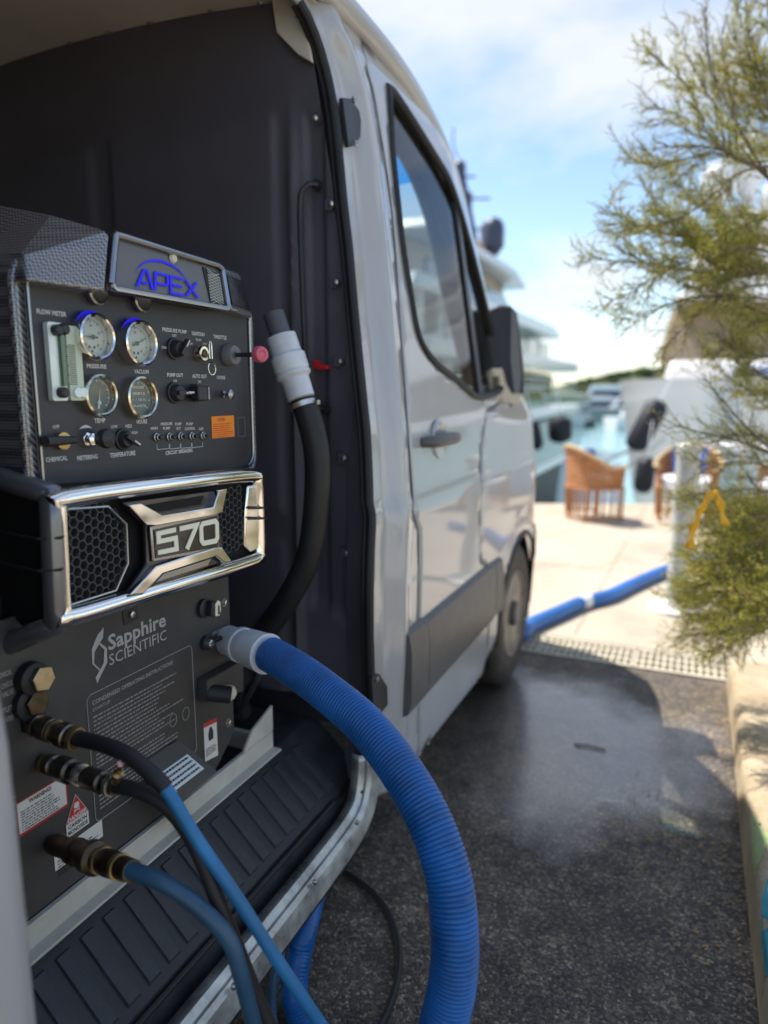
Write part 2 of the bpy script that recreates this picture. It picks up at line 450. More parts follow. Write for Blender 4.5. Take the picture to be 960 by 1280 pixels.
def sheet(outer, holes, fn, step):
    """curved sheet over a 2D outline with holes; fn maps (a, b) to 3D"""
    def dens(pl):
        out = []
        for i in range(len(pl)):
            a = Vector(pl[i]).to_2d(); b = Vector(pl[(i + 1) % len(pl)]).to_2d(); k = max(1, int((b - a).length / step))
            out += [a.lerp(b, j / k) for j in range(k)]
        return out
    loops = [dens(outer)] + [dens(h) for h in holes]
    V = []; E = []
    for lp in loops:
        o = len(V); V += lp; E += [(o + i, o + (i + 1) % len(lp)) for i in range(len(lp))]
    xs_ = [p.x for p in loops[0]]; ys_ = [p.y for p in loops[0]]
    a = min(xs_) + step * .53
    while a < max(xs_):
        b = min(ys_) + step * .47
        while b < max(ys_):
            p = (a, b)
            if inpoly(p, loops[0]) and not any(inpoly(p, h) for h in loops[1:]):
                if min((Vector(p) - q).length for q in V[:sum(len(l) for l in loops)]) > step * .45: V.append(Vector(p))
            b += step
        a += step
    rv, re, rf, *_ = delaunay_2d_cdt(V, E, [], 0, 1e-6)
    F = []
    for f in rf:
        c = sum((rv[i] for i in f), Vector((0, 0))) / len(f)
        if inpoly(c, loops[0]) and not any(inpoly(c, h) for h in loops[1:]): F.append(tuple(f))
    mb = MB(); mb.add([fn(p[0], p[1]) for p in rv], F); return mb
FONT_CACHE = {}
def textmesh(s, bold=0.0):
    k = (s, bold)
    if k in FONT_CACHE: return FONT_CACHE[k]
    cu = bpy.data.curves.new('tmp_text', 'FONT'); cu.body = s; cu.size = 1; cu.offset = bold; cu.resolution_u = 2
    ob = bpy.data.objects.new('tmp_text', cu); COL.objects.link(ob)
    dg = bpy.context.evaluated_depsgraph_get(); ev = ob.evaluated_get(dg)
    me = ev.to_mesh(); vs = [v.co.copy() for v in me.vertices]; fs = [tuple(p.vertices) for p in me.polygons]
    ev.to_mesh_clear(); bpy.data.objects.remove(ob); bpy.data.curves.remove(cu)
    lo = Vector((min(v.x for v in vs), min(v.y for v in vs))); hi = Vector((max(v.x for v in vs), max(v.y for v in vs)))
    FONT_CACHE[k] = (vs, fs, lo, hi); return FONT_CACHE[k]
def text_mb(mb, s, o, ax, ay, w, h, bold=0.0, lift=0.0):
    """fit string s in a box with lower left o, width w along ax and height h along ay"""
    vs, fs, lo, hi = textmesh(s, bold)
    ax = Vector(ax).normalized(); ay = Vector(ay).normalized(); n = ax.cross(ay)
    W_, H_ = hi.x - lo.x, hi.y - lo.y
    return mb.add([Vector(o) + ax * ((v.x - lo.x) / W_ * w) + ay * ((v.y - lo.y) / H_ * h) + n * lift for v in vs], fs)
YA, ZA, XA = Vector((0, 1, 0)), Vector((0, 0, 1)), Vector((1, 0, 0))
def ftext(name, s, u, v, u2, hpx, xp, m, parent, bold=0.012, slope=None):
    """printed word on a vertical plane x = xp: left baseline pixel (u, v), right end u2, cap height hpx"""
    a = onx(u, v, xp); t = onx(u, v - hpx, xp)
    b = onx(u2, v, xp)
    mb = MB(); text_mb(mb, s, (xp, a.y, a.z), YA, ZA, b.y - a.y, t.z - a.z, bold)
    return mb.build(name, m, parent, smooth=False)

# ================================================================= SETTING
struct = lambda o: tag(o, kind='structure')
g = MB(); g.grid([[Vector((x, y, 0)) for x in (-60, -8, -3, 0.228)] for y in (-40, -4, 0, 2, 3.62)])
struct(g.build('asphalt', ground_mat('asphalt_mat', 'asphalt'), local=True))
g = MB(); PZ = 0.004
g.prism([(-60, 3.93, -2.6), (60, 3.93, -2.6), (60, 12.2, -2.6), (6, 12.2, -2.6), (-3.2, 8.1, -2.6), (-60, 8.1, -2.6)], (0, 0, 2.6 + PZ))
pv = struct(g.build('pavement', ground_mat('pavement_mat', 'pavement'), local=True))
g = MB(); g.grid([[Vector((x, y, -1.05)) for x in (-900, -30, 30, 900)] for y in (5.0, 30, 80, 1500)])
struct(g.build('water', ground_mat('water_mat', 'water'), local=True))
for a, b in (((-3.2, 5.62), (8.0, 5.70)), ((-.55, 4.0), (-.47, 9.2)), ((1.95, 4.0), (2.03, 10.0))):
    g = MB(); g.bar((a[0], a[1], PZ + .0012), (b[0], b[1], PZ + .0012), .008, .0012); struct(g.build('pavement_joint', mat('joint_sand', (.24, .19, .14), .9)))
# drainage channel with slotted grate panels
GR = mat('grate_beige', (0.52, 0.47, 0.36), 0.7, var=0.15, vscale=20, bump=0.3, bscale=90)
DARKH = mat('channel_dark', (0.02, 0.018, 0.015), 0.9)
dc = MB(); dc.box((-1.0, 3.78, -0.09), (6.4, 0.30, 0.02)); dc.box((-1.0, 3.632, -0.04), (6.4, 0.012, 0.08)); dc.box((-1.0, 3.922, -0.04), (6.4, 0.012, 0.08))
chan = struct(dc.build('drainage_channel', DARKH))
proto = None
for i in range(12):
    x0 = -4.2 + i * 0.5
    if proto is None:
        m_ = MB()
        for yy in (3.651, 3.735, 3.82, 3.903): m_.box((x0 + .248, yy, -0.008), (0.494, 0.024 if yy in (3.735, 3.82) else .03, 0.022))
        for k in range(15):
            xx = x0 + 0.006 + k * 0.0345
            for ya, yb in ((3.666, 3.723), (3.747, 3.808), (3.832, 3.888)):
                m_.box((xx, (ya + yb) / 2, -0.009), (0.0125, yb - ya, 0.018))
        proto = m_.build('grate_panel', GR, chan, smooth=False)
    else:
        c = proto.copy(); COL.objects.link(c); c.parent = chan; c.location = proto.location + Vector((i * 0.5, 0, 0))
# kerb of long blocks, and the planted strip behind it
KM = ground_mat('kerb_mat', 'kerb')
kr = bpy.data.objects.new('kerb', None); COL.objects.link(kr); kr.location = (0.4, 0, 0); struct(kr)
yb = 3.62
kb = None
for i in range(7):
    L = 0.995
    m_ = MB(); y0, y1 = 3.615 - i - L, 3.615 - i
    prof = [(0.229, -0.05), (0.236, 0.085), (0.243, 0.108), (0.262, 0.122), (0.30, 0.126), (0.66, 0.128), (0.66, -0.05)]
    m_.prism([(x, y0, z) for x, z in prof], (0, L, 0))
    kb = m_.build('kerb_stone', KM, kr, bevel=0.004, sharp=50)
TEAL = mat('teal_paint', (0.03, 0.27, 0.32), 0.6, var=0.15, vscale=25, bump=0.4, bscale=80)
LIME = mat("lime_paint", (0.30, 0.38, 0.16), 0.6, var=0.15, vscale=25)
def kerbz(x):
    prof = [(0.229, -0.05), (0.236, 0.085), (0.243, 0.108), (0.262, 0.122), (0.30, 0.126), (0.66, 0.128)]
    for (a, za), (b, zb) in zip(prof, prof[1:]):
        if a <= x <= b: return za + (zb - za) * (x - a) / (b - a)
    return 0.128
for pts, m_, nm in (([(0.245, 2.26), (0.2385, 2.08), (0.2385, 1.96), (0.250, 2.01), (0.275, 2.09), (0.292, 2.10), (0.270, 2.18)], LIME, 'lime_paint_mark'),
                ([(0.262, 1.93), (0.247, 1.86), (0.238, 1.74), (0.237, 1.62), (0.244, 1.58), (0.262, 1.66), (0.285, 1.73), (0.33, 1.80), (0.40, 1.88), (0.36, 1.93), (0.30, 1.945)], TEAL, 'teal_paint_mark')):
    sheet(pts, [], lambda a, b: Vector((a - (0.0015 if a < .25 else 0), b, kerbz(a) + 0.0015)), 0.012).build(nm, m_, kr)
g = MB(); g.grid([[Vector((x, y, 0.10 + 0.02 * noise.noise(Vector((x * 2, y * 2, 0))))) for x in [0.655 + .1 * i for i in range(30)]] for y in [-6 + .3 * j for j in range(33)]])
struct(g.build('planting_bed', ground_mat('soil_mat', 'soil'), local=True))
g = MB(); g.box((6.8, -1.2, 0.03), (6.4, 9.6, .15)); struct(g.build('side_pavement', MATS.setdefault('pv2', pv.data.materials[0])))
g = MB(); g.box((0.66 + 1.45, 3.60, 0.05), (2.9, 0.06, .17)); struct(g.build('bed_edging', KM))
g = MB(); g.box((16.8, 3.77, -0.0), (33.1, .3, .02)); g.box((-32.1, 3.77, -0.0), (55.8, .3, .02)); struct(g.build('paved_strip', pv.data.materials[0]))

# ================================================================= VAN
VX = -1.70   # centre line of the van
ZT = [.18, .235, .30, .50, .72, .90, 1.085, 1.105, 1.3, 1.6, 1.9, 2.15, 2.30, 2.40, 2.46]
XT = [-.765, -.735, -.722, -.714, -.707, -.703, -.706, -.716, -.733, -.778, -.825, -.866, -.893, -.935, -1.03]
def lerp(x, X, Y):
    if x <= X[0]: return Y[0]
    for i in range(1, len(X)):
        if x <= X[i]: return Y[i - 1] + (Y[i] - Y[i - 1]) * (x - X[i - 1]) / (X[i] - X[i - 1])
    return Y[-1]
def xside(y, z):
    x = lerp(z, ZT, XT)
    if y > 3.38: x -= 0.60 * (y - 3.38) ** 2.0
    if z > 1.25 and y > 2.6: x -= 0.10 * (y - 2.6) * min(1, (z - 1.25) / .3)
    if z < 1.0: # flared front arch
        d = abs(sqrt((y - 3.20) ** 2 + (z - .35) ** 2) - .42)
        if d < .07: x += 0.012 * (1 - d / .07)
    return x
def S(u, v):
    x = -.75
    for _ in range(40):
        q = onx(u, v, x); x = xside(q.y, q.z)
    return q
def SP(pts): return [(q.y, q.z) for q in (S(*p) for p in pts)]
def side(a, b, off=0): return Vector((xside(a, b) + off, a, b))
van = thing('van', (VX, 1.0, 0), 'white panel van seen along its right flank with the side door slid open', 'van')

# pillar between the door opening and the cab door: channel by the seal, then a raised face
def S2(u, v, off):
    x = -.75
    for _ in range(40):
        q = onx(u, v, x); x = xside(q.y, q.z) + off
    return q
AP = [(1.600, .40)] + [(q.y, q.z) for q in (S2(u, v, -.030) for u, v in ((465, 880), (463, 740), (462, 600), (455, 500), (445, 400), (437, 310), (430, 250), (420, 150), (409, 90), (395, 45)))]
AP += [(AP[-1][0] - .05, AP[-1][1] + .05)]   # opening edge
seamL = SP([(522, 945), (524, 850), (524, 700), (523, 662), (517, 640), (517, 625), (510, 530), (502, 420), (490, 260), (470, 130), (459, 85), (453, 55)])
seam_top = seamL[-1]
def pillar(a, b):
    edge = lerp(b, [p[1] for p in AP], [p[0] for p in AP])
    t = (a - edge)
    k = 1 - min(1, max(0, (t - 0.085) / 0.05)); k = k * k * (3 - 2 * k)
    bulge = 0.010 * math.exp(-((t - .15) / .03) ** 2)
    return Vector((xside(a, b) - 0.030 * k + bulge, a, b))
out = [(1.595, .33)] + AP + [(1.44, 2.40), (1.44, 2.44), (2.2, 2.44)]
inner = [p for p in reversed(seamL)]
g = sheet(out + [(seam_top[0] + .02, 2.44)] + [(a - .006, b) for a, b in inner] + [(1.975, .245), (1.66, .245), (1.61, .27)], [], pillar, 0.022)
g.build('body_pillar', PAINT, van, solid=0.012, sharp=50)
# cab door
dfront = SP([(602, 492), (601, 560), (600, 640), (601, 700)])
doorout = seamL + [(2.15, 2.39), (2.42, 2.345), (2.62, 2.255), (2.82, 2.10), (3.00, 1.86), (3.16, 1.62), (3.22, 1.46), (3.05, 1.38)] + [(2.66, 1.33)] + dfront[1:] + [(2.66, .70), (2.66, .60), (2.70, .36), (2.67, .245)]
wholes = SP([(487, 128), (488, 150), (490, 190), (495, 240), (503, 310), (512, 365), (520, 410), (530, 436), (548, 458), (570, 475)])
wholes += [(2.52, 1.385), (2.75, 1.385), (3.02, 1.42), (3.10, 1.50), (3.06, 1.62), (2.92, 1.81), (2.74, 1.99), (2.56, 2.135), (2.40, 2.20)] + SP([(490, 113)])
door = node('cab_door', (xside(2.3, 1.0), 2.3, .25), van)
sheet(doorout, [wholes], lambda a, b: side(a, b), 0.03).build('door_skin', PAINT, door, solid=0.02, sharp=50)
loop = catmull([side(a, b, -0.002) for a, b in wholes], 0.02, True)
g = MB(); g.tube(loop + loop[:1], 0.014, 8, cap=False); g.build('window_seal', RUBBER, door)
# inner frame of the window (thick, dark)
def offpoly(pl, d):
    n = len(pl); out = []
    area = sum(pl[i][0] * pl[(i + 1) % n][1] - pl[(i + 1) % n][0] * pl[i][1] for i in range(n))
    sgn = 1 if area > 0 else -1
    for i in range(n):
        a, b, c = Vector(pl[i - 1]).to_2d(), Vector(pl[i]).to_2d(), Vector(pl[(i + 1) % n]).to_2d()
        d1, d2 = (b - a).normalized(), (c - b).normalized()
        m = (Vector((-d1.y, d1.x)) + Vector((-d2.y, d2.x))).normalized()
        out.append(tuple(b + m * d * sgn))
    return out
wl2 = [(p.y, p.z) for p in loop]
inn = offpoly(wl2, 0.028); outn = offpoly(wl2, -0.035)
g = MB(); g.ringprism([side(a, b, -.075) for a, b in outn], [side(a, b, -.075) for a, b in inn], (.045, 0, 0)); g.build('window_inner_frame', CABIN, door)
DIV = (2.62, 2.60)
g = MB(); g.hexa([side(2.600, 1.375, -.03), side(2.66, 1.375, -.03), side(2.66, 1.375, -.004), side(2.600, 1.375, -.004), side(2.600, 2.11, -.03), side(2.66, 2.065, -.03), side(2.66, 2.065, -.004), side(2.600, 2.11, -.004)])
g.build('window_divider', BLACKP, door)
sheet(offpoly(wl2, 0.002), [], lambda a, b: side(a, b, -.014), 0.08).build('window_pane', GLASS, door)
for nm_, ln in (('rear_seam', seamL), ('front_seam', [(2.62, 1.35)] + dfront + [(2.665, .70), (2.665, .60), (2.703, .36), (2.673, .25)])):
    g = MB(); g.tube(catmull([side(a - .003, b, -.0045) for a, b in ln], .03), .0055, 6); g.build(nm_, RUBBER, door)
# door handle: recess bowl in paint and grey grab with lock
hc = S(545, 550)
g = MB(); m_ = node('door_handle', hc, door)
g.tube(catmull([hc + Vector((0.002, -.125, 0)), hc + Vector((.030, -.105, .002)), hc + Vector((.040, 0, .004)), hc + Vector((.032, .10, .002)), hc + Vector((.004, .125, 0))], .01), lambda s_, L: .0195 * (1 - .25 * abs(2 * s_ / L - 1) ** 3), 12)
g.build('grab', CLAD, m_)
g = MB(); g.lathe(hc + Vector((.0, 0.02, 0)), (1, 0, 0), [(0, .064), (.010, .058), (.009, .052), (.002, .03), (.0015, 0.0)], 28); g.build('recess', PAINT, m_)
g = MB(); g.lathe(hc + Vector((.030, -.098, 0.003)), (1, 0, 0), [(0, .014), (.010, .013), (.0105, 0)], 16); g.build('lock_cap', CLAD, m_)
# front wing with the wheel arch
WY, WZ, WR = 3.20, .35, .405
arch = [(WY + WR * cos(a), WZ + WR * sin(a)) for a in [radians(t) for t in range(-12, 193, 8)]]
wing = [(2.666, .60), (2.666, .70)] + [(a + .008, b) for a, b in reversed(dfront[1:])] + [(2.67, 1.325), (3.06, 1.372), (3.24, 1.50), (3.44, 1.44), (3.62, 1.31), (3.77, 1.08), (3.86, .86), (3.88, .72), (3.60, .72)]
arch2 = [p for p in arch if p[1] > .30]
wing2 = wing[:-1] + [(3.88, .30), (3.62, .30)] + arch2 + [(2.676, .30), (2.706, .36)]
sheet(wing2, [], lambda a, b: side(a, b), 0.035).build('front_wing', PAINT, van, solid=0.01, sharp=50)
ap = [(WY + .392 * cos(radians(t)), WZ + .392 * sin(radians(t))) for t in range(-8, 189, 6)]
g = MB(); g.tube([Vector((xside(a, b) + .0, a, b)) for a, b in ap], .011, 8); g.build('arch_lip', RUBBER, van)
g = MB(); R_ = .415
g.grid([[Vector((x, WY + R_ * cos(radians(t)), WZ + R_ * sin(radians(t)))) for x in (-.74, -.9, -1.15)] for t in range(-20, 201, 10)])
g.lathe((-1.15, WY, WZ), (1, 0, 0), [(0, 0), (0, .42)], 24); g.build('wheel_housing', RUBBER, van)
# cladding strips along the flank
def strip(name, y0, y1, z0, z1, th, slant=0, taper=False):
    ys = [y0 + (y1 - y0) * i / 14 for i in range(15)]
    prof = [(0, z0), (th * .7, z0 + .012), (th, z0 + .05), (th * .85, z1 - .06), (th * .55, z1 - .012), (0, z1)]
    rows = []
    for y in ys:
        rows.append([Vector((xside(y, z) + o + .001, y + slant * (z - z0), z)) for o, z in prof])
    m_ = MB(); m_.grid(rows); n = len(prof)
    m_.add(rows[0], [tuple(range(n))]); m_.add(rows[-1], [tuple(reversed(range(n)))])
    return m_.build(name, CLAD, van, sharp=30, merge=True)
strip('cladding_strip', 1.735, 1.878, .475, .735, .032)
strip('cladding_strip', 1.887, 2.672, .475, .728, .030)
strip('cladding_strip', 2.682, 2.79, .48, .722, .030)
strip('cladding_strip', 3.64, 3.80, .50, .722, .028)
# door sill: folded metal edge running round the lower front corner of the opening
sp = [(-.055, .055), (-.030, .062), (-.018, .050), (-.010, .052), (.000, .044), (.004, .030), (.004, -.012), (-.006, -.020)]
path = [(.20, .240), (1.0, .240), (1.30, .241), (1.46, .247), (1.54, .268), (1.580, .310), (1.602, .37), (1.607, .44)]
pp = catmull([Vector((0, a, b)) for a, b in path], .02)
rows = []
for i, p in enumerate(pp):
    t = (pp[min(i + 1, len(pp) - 1)] - pp[max(i - 1, 0)]).normalized(); nrm = Vector((0, -t.z, t.y))
    rows.append([Vector((xside(1, .3) - .004 + dx, p.y + nrm.y * dz, p.z + nrm.z * dz)) for dx, dz in sp])
g = MB(); g.grid(rows); g.build('sill_edge', mat('worn_sill', (0.52, 0.53, 0.50), 0.38, metal=.55, var=0.35, vscale=16, rvar=.15, bump=.15, bscale=60), van, solid=.003, sharp=25)
g = MB(); g.box((-.75, .85, .215), (.03, 1.35, .03)); g.box((-1.15, .85, .20), (.8, 1.35, .02)); g.build('underbody', RUBBER, van)
for y in (.62, .93, 1.24, 1.46):
    g = MB(); q = Vector((-.721, y, .295 if y < 1.4 else .31)); g.lathe(q, (0.3, 0, 1), [(-.004, .006), (.003, .0055), (.0035, 0)], 8); g.build('rivet', STEEL, van)
# black channel between sill and tread, tread plate rising to the load floor with raised pads
g = MB()
tx0, tz0, tx1, tz1 = -.815, .335, -.958, .470
prof = [(-.776, .288), (-.785, .272), (-.798, .272), (-.803, .318), (-.812, .318), (tx0, tz0), (tx1, tz1), (-.975, .474), (-1.3, .474)]
g.grid([[Vector((x, y, z)) for x, z in prof] for y in (.2, .6, 1.0, 1.3, 1.55, 1.66)])
g.build('tread_plate', mat('tread_black', (0.028, 0.030, 0.034), 0.5, var=.25, vscale=12, bump=.2, bscale=200, rvar=.12), van, sharp=20)
TP = mat('tread_pad', (0.036, 0.038, 0.044), 0.45, var=.3, vscale=18, bump=.4, bscale=260, rvar=.12)
nrm = Vector((tz1 - tz0, 0, tx0 - tx1)).normalized(); dn = Vector((tx0 - tx1, 0, tz0 - tz1)).normalized()
T0 = Vector((tx1, 0, tz1)); TL = (Vector((tx0, 0, tz0)) - T0).length
for i in range(25):
    y = .27 + i * .052
    a = T0 + dn * .034; b = T0 + dn * (TL - .016)
    w = .0155
    lo = [a + YA * (y - w), b + YA * (y - w), b + YA * (y + w), a + YA * (y + w)]
    c0 = [a + YA * (y - w + .002) + dn * .002, b + YA * (y - w + .002) - dn * .004, b + YA * (y + w - .002) - dn * .004, a + YA * (y + w - .002) + dn * .002]
    m_ = MB(); m_.hexa([p + nrm * .0002 for p in lo] + [p + nrm * .0045 for p in c0]); m_.build('tread_pad', TP, van, smooth=False)
g = MB(); g.tube([Vector((-.806, .22, .325)), Vector((-.806, 1.50, .325))], .006, 8); g.tube([Vector((-.790, .22, .279)), Vector((-.790, 1.50, .279))], .004, 6)
g.build('channel_bead', RUBBER, van)
# bulkhead behind the driver, with embossed panels, folded edge, rail and screws
BY = 1.675
def emb(x, z):
    d = 0.0
    def rr(x0, x1, z0, z1, h, e=.012):
        k = min(1, max(0, min(x - x0, x1 - x, z - z0, z1 - z) / e)); return h * k
    d += rr(-1.62, -1.045, 1.05, 2.12, .010)
    d += rr(-2.40, -1.68, 1.05, 2.12, .010)
    d += rr(-1.60, -1.045, .50, .98, .008)
    d -= rr(-.965, -.905, .78, 2.10, .012, .008)
    d += .018 * max(0, 1 - abs(x + 1.0) / .022) * min(1, max(0, (2.16 - z) / .25))
    r = sqrt((x + .98) ** 2 + (z - .62) ** 2)
    if r < .20: d += .012 * min(1, (.20 - r) / .015)
    return BY - d
g = MB(); nx, nzz = 150, 110
g.grid([[Vector((x, emb(x, z) , z)) for x in [min(-.80, lerp(z, ZT, XT) - .055) - 1.80 * (i / nx) ** 1.25 for i in range(nx + 1)]] for z in [.44 + 1.985 * j / nzz for j in range(nzz + 1)]])
g.build('bulkhead', BULK, van, sharp=60)
# jamb between seal and bulkhead
ed = catmull([Vector((0, a, b)) for a, b in [(1.55, .335)] + AP], .03)
g = MB(); g.grid([[Vector((xside(p.y, p.z) + dx + .0, p.y + dy, p.z)) for dx, dy in ((-.024, .0), (-.035, .012), (-.056, .014), (-.060, .040), (-.13, .062))] for p in ed])
g.build('door_jamb', BULK, van, sharp=25)
g = MB(); g.tube([Vector((xside(p.y, p.z) - .030, p.y - .007, p.z)) for p in ed], .0125, 10)
g.tube([Vector((xside(p.y, p.z) - .048, p.y - .004, p.z)) for p in ed], .007, 8); g.build('door_seal', RUBBER, van)
for (u, v) in ((394, 148), (414, 255), (420, 353), (425, 452), (430, 573), (433, 692), (437, 865)):
    q = ony(u, v, BY - .022); g = MB(); g.lathe(q, (0, -1, 0), [(-.02, .0075), (.003, .0075), (.0065, .0045), (.0075, 0)], 12); g.build('screw', STEEL, van)
    if 250 < v < 700:
        h = MB(); h.box(q + Vector((-.010, .004, 0)), (.020, .005, .026)); h.build('screw_tab', BULK, van, bevel=.002)
rp = catmull([ony(400, 232, BY - .005), ony(386, 230, BY - .03), ony(378, 238, BY - .04), ony(375, 262, BY - .04), ony(378, 360, BY - .04), ony(382, 450, BY - .04), ony(384, 488, BY - .04), ony(392, 505, BY - .035), ony(408, 512, BY - .005)], .012)
g = MB(); g.tube(rp, .0075, 10); g.build('grab_rail', BLACKP, van)
for (u, v) in ((397, 232), (408, 512)):
    q = ony(u, v, BY - .004); g = MB(); g.lathe(q, (0, -1, 0), [(0, .014), (.012, .013), (.013, .006), (.016, .005), (.0165, 0)], 12); g.build('rail_foot', BLACKP, van)
g = MB(); q = ony(400, 457, BY - .03); g.prism([q + Vector((dx, 0, dz)) for dx, dz in ((-.022, .016), (-.012, .014), (.004, .001), (.022, .001), (.022, -.009), (-.006, -.010), (-.022, -.004))], (0, .02, 0)); g.build('red_catch', REDP, van, bevel=.002)
# headliner, roof rail trim and the roof skin
g = MB(); g.grid([[Vector((x, y, 2.352 + .05 * (1 - ((x - VX) / .8) ** 2) + .004 * sin(y * 9))) for x in [-.93 - 1.54 * i / 14 for i in range(15)]] for y in [1.70 - .1 * j for j in range(39)]])
g.build('headliner', HEADL, van)
for i in range(9):
    q = ony([325, 262, 187, 135, 85, 35, 0, -50, -110][i], [3, 11, 27, 40, 52, 62, 75, 90, 104][i], BY - .008)
    g = MB(); g.lathe(q, (0, -1, 0), [(-.006, .0085), (.003, .0085), (.0055, .004), (.006, 0)], 10); g.build('screw', STEEL, van)
g = MB(); q = [ony(335, -30, 1.655), ony(345, 40, 1.655), ony(372, 68, 1.655), ony(390, 78, 1.655), ony(382, 30, 1.655), ony(372, -30, 1.655)]
g.prism(q, (0, .012, 0)); g.build('corner_trim', HEADL, van, bevel=.003)
rz = lambda w: 2.46 + .035 * (1 - w * w)
roofrows = []
for y in (-2.3, -1.5, -.7, .1, .8, 1.5, 2.0, 2.25, 2.42, 2.55, 2.64):
    drop = 0 if y < 2.2 else .62 * (y - 2.2) ** 2 + .07 * (y - 2.2)
    hw = .80 - (.09 * max(0, y - 2.2))
    roofrows.append([Vector((VX + hw * w, y - .10 * abs(w) ** 3 * (y > 2.3), rz(w) - drop - (.05 * max(0, abs(w) - .92) / .08))) for w in [-1, -.97, -.92, -.8, -.5, 0, .5, .8, .92, .97, 1]])
g = MB(); g.grid(roofrows); g.build('roof', PAINT, van, solid=.02, sharp=50)
# roof gutter / A pillar rail: one smooth bar over the door
gp = catmull([Vector((-.925, y, z)) for y, z in ((-2.3, 2.405), (1.0, 2.405), (1.8, 2.405), (2.15, 2.395))] + [Vector((-.935, 2.43, 2.36)), Vector((-.935, 2.67, 2.275)), Vector((-.935, 2.87, 2.135)), Vector((-.925, 3.04, 1.89)), Vector((-.905, 3.20, 1.65)), Vector((-.89, 3.30, 1.47))], .04)
g = MB(); g.tube(gp, .036, 12); g.build('roof_rail', PAINT, van)
g = MB(); g.tube([p + Vector((-.066, -.03, -.05)) for p in gp if p.y > 1.85], .062, 14); g.build('inner_pillar_trim', CABIN, van); g = MB(); g.tube([Vector((2 * VX - p.x, p.y, p.z)) + Vector((.05, -.03, -.045)) for p in gp if p.y > 1.85], .040, 10); g.build('inner_pillar_trim', CABIN, van)
g = MB(); g.tube([Vector((2 * VX - p.x, p.y, p.z)) for p in gp], .036, 12); g.build('roof_rail', PAINT, van)
g = MB(); g.grid([[Vector((x, y, 2.33 - (0 if y < 2.3 else .5 * (y - 2.3) ** 1.5))) for x in (-.95, -1.3, -1.7, -2.1, -2.45)] for y in (1.70, 1.9, 2.2, 2.4, 2.55)])
g.build('cab_headliner', HEADL, van, solid=.01)
# windscreen with blue sun band
wt, wb_ = Vector((0, 2.56, 2.27)), Vector((0, 3.36, 1.46))
def ws(t, w): # t 0 top..1 bottom
    hw = .745 + .06 * t; p = wt.lerp(wb_, t)
    return Vector((VX + hw * w, p.y - .12 * w * w + .03 * sin(pi * t), p.z + .02 * sin(pi * t)))
ww = [-1 + i * .1 for i in range(21)]
g = MB(); g.grid([[ws(t, w) for w in ww] for t in [.131 + .869 * i / 8 for i in range(9)]]); g.build('windscreen', GLASS, van)
g = MB(); g.grid([[ws(t, w) for w in ww] for t in [0, .06, .10, .13]]); g.build('sun_band', BAND, van)
edge = [ws(0, w) for w in ww] + [ws(t / 8, 1) for t in range(1, 9)] + [ws(1, w) for w in ww[::-1]] + [ws(1 - t / 8, -1) for t in range(1, 9)]
g = MB(); g.tube(edge + edge[:1], .022, 8, cap=False); g.build('windscreen_seal', RUBBER, van)
# bonnet and nose
nose = [(3.34, 1.49, .88), (3.56, 1.42, .89), (3.76, 1.29, .88), (3.90, 1.08, .86), (3.98, .88, .84), (4.02, .66, .85), (4.03, .50, .87), (4.00, .32, .87), (3.94, .24, .85)]
g = MB(); g.grid([[Vector((VX + hw * w, y - .10 * abs(w) ** 2 - .20 * abs(w) ** 6, z - .02 * w * w)) for w in ww] for y, z, hw in nose[:5]]); g.build('bonnet', PAINT, van, solid=.01, sharp=50)
g = MB(); g.grid([[Vector((VX + hw * w, y - .10 * abs(w) ** 2 - .20 * abs(w) ** 6, z - .02 * w * w)) for w in ww] for y, z, hw in nose[4:]]); g.build('front_bumper', CLAD, van, solid=.01, sharp=50)
for sx in (1, -1):
    g = MB(); g.hexa([(VX + sx * .62, 3.93, .80), (VX + sx * .80, 3.80, .80), (VX + sx * .80, 3.76, .82), (VX + sx * .62, 3.88, .82), (VX + sx * .60, 3.86, 1.02), (VX + sx * .78, 3.70, 1.06), (VX + sx * .78, 3.66, 1.06), (VX + sx * .60, 3.82, 1.02)])
    g.build('headlight', mat('lamp_lens', (.7, .72, .75), .08, coat=1), van, bevel=.01)
# wing mirror
mq = S(620, 500)
mir = node('wing_mirror', (-.60, mq.y + .02, 1.33), van)
mc = at(630, 440, 3.17)
def mp(u, v, d): return at(u, v, d)
md0, md1 = 3.02, 3.18
def mloop(sh, d):
    return [at(631 + (u - 631) * sh, 440 + (v - 440) * sh, d) for u, v in ((608, 492), (606, 440), (608, 398), (614, 386), (625, 381), (638, 382), (646, 390), (651, 420), (655, 465), (655, 494), (648, 499), (625, 500))]
rows = [mloop(k, d) for k, d in ((.86, md0 + .005), (.97, md0), (1.0, md0 + .02), (1.0, md0 + .10), (.95, md0 + .14), (.80, md0 + .175), (.5, md0 + .19))]
g = MB(); n = 12
g.add([p for r in rows for p in r], [(i * n + k, i * n + (k + 1) % n, (i + 1) * n + (k + 1) % n, (i + 1) * n + k) for i in range(len(rows) - 1) for k in range(n)] + [tuple(range(n)), tuple((len(rows) - 1) * n + k for k in range(n))])
g.build('mirror_shell', BLACKP, mir, sharp=40)
g = MB(); g.prism([at(u, v, md0 - .004) for u, v in ((639, 388), (645, 392), (649, 420), (652, 470), (650, 492), (643, 492), (638, 450))], FW * .003); g.build('mirror_edge', mat('grey_shell', (.20, .20, .20), .4, coat=.3), mir, bevel=.001)
g = MB(); g.prism([at(u, v, md0 - .012) for u, v in ((612, 460), (628, 460), (633, 480), (640, 492), (654, 492), (650, 503), (614, 503))], FW * .03); g.build('indicator_lens', AMBER, mir, bevel=.004)
g = MB(); g.prism([at(u, v, md0 - .016) for u, v in ((616, 470), (624, 470), (625, 484), (617, 484))], FW * .006); g.build('indicator_bulb', BRONZE, mir, bevel=.002)
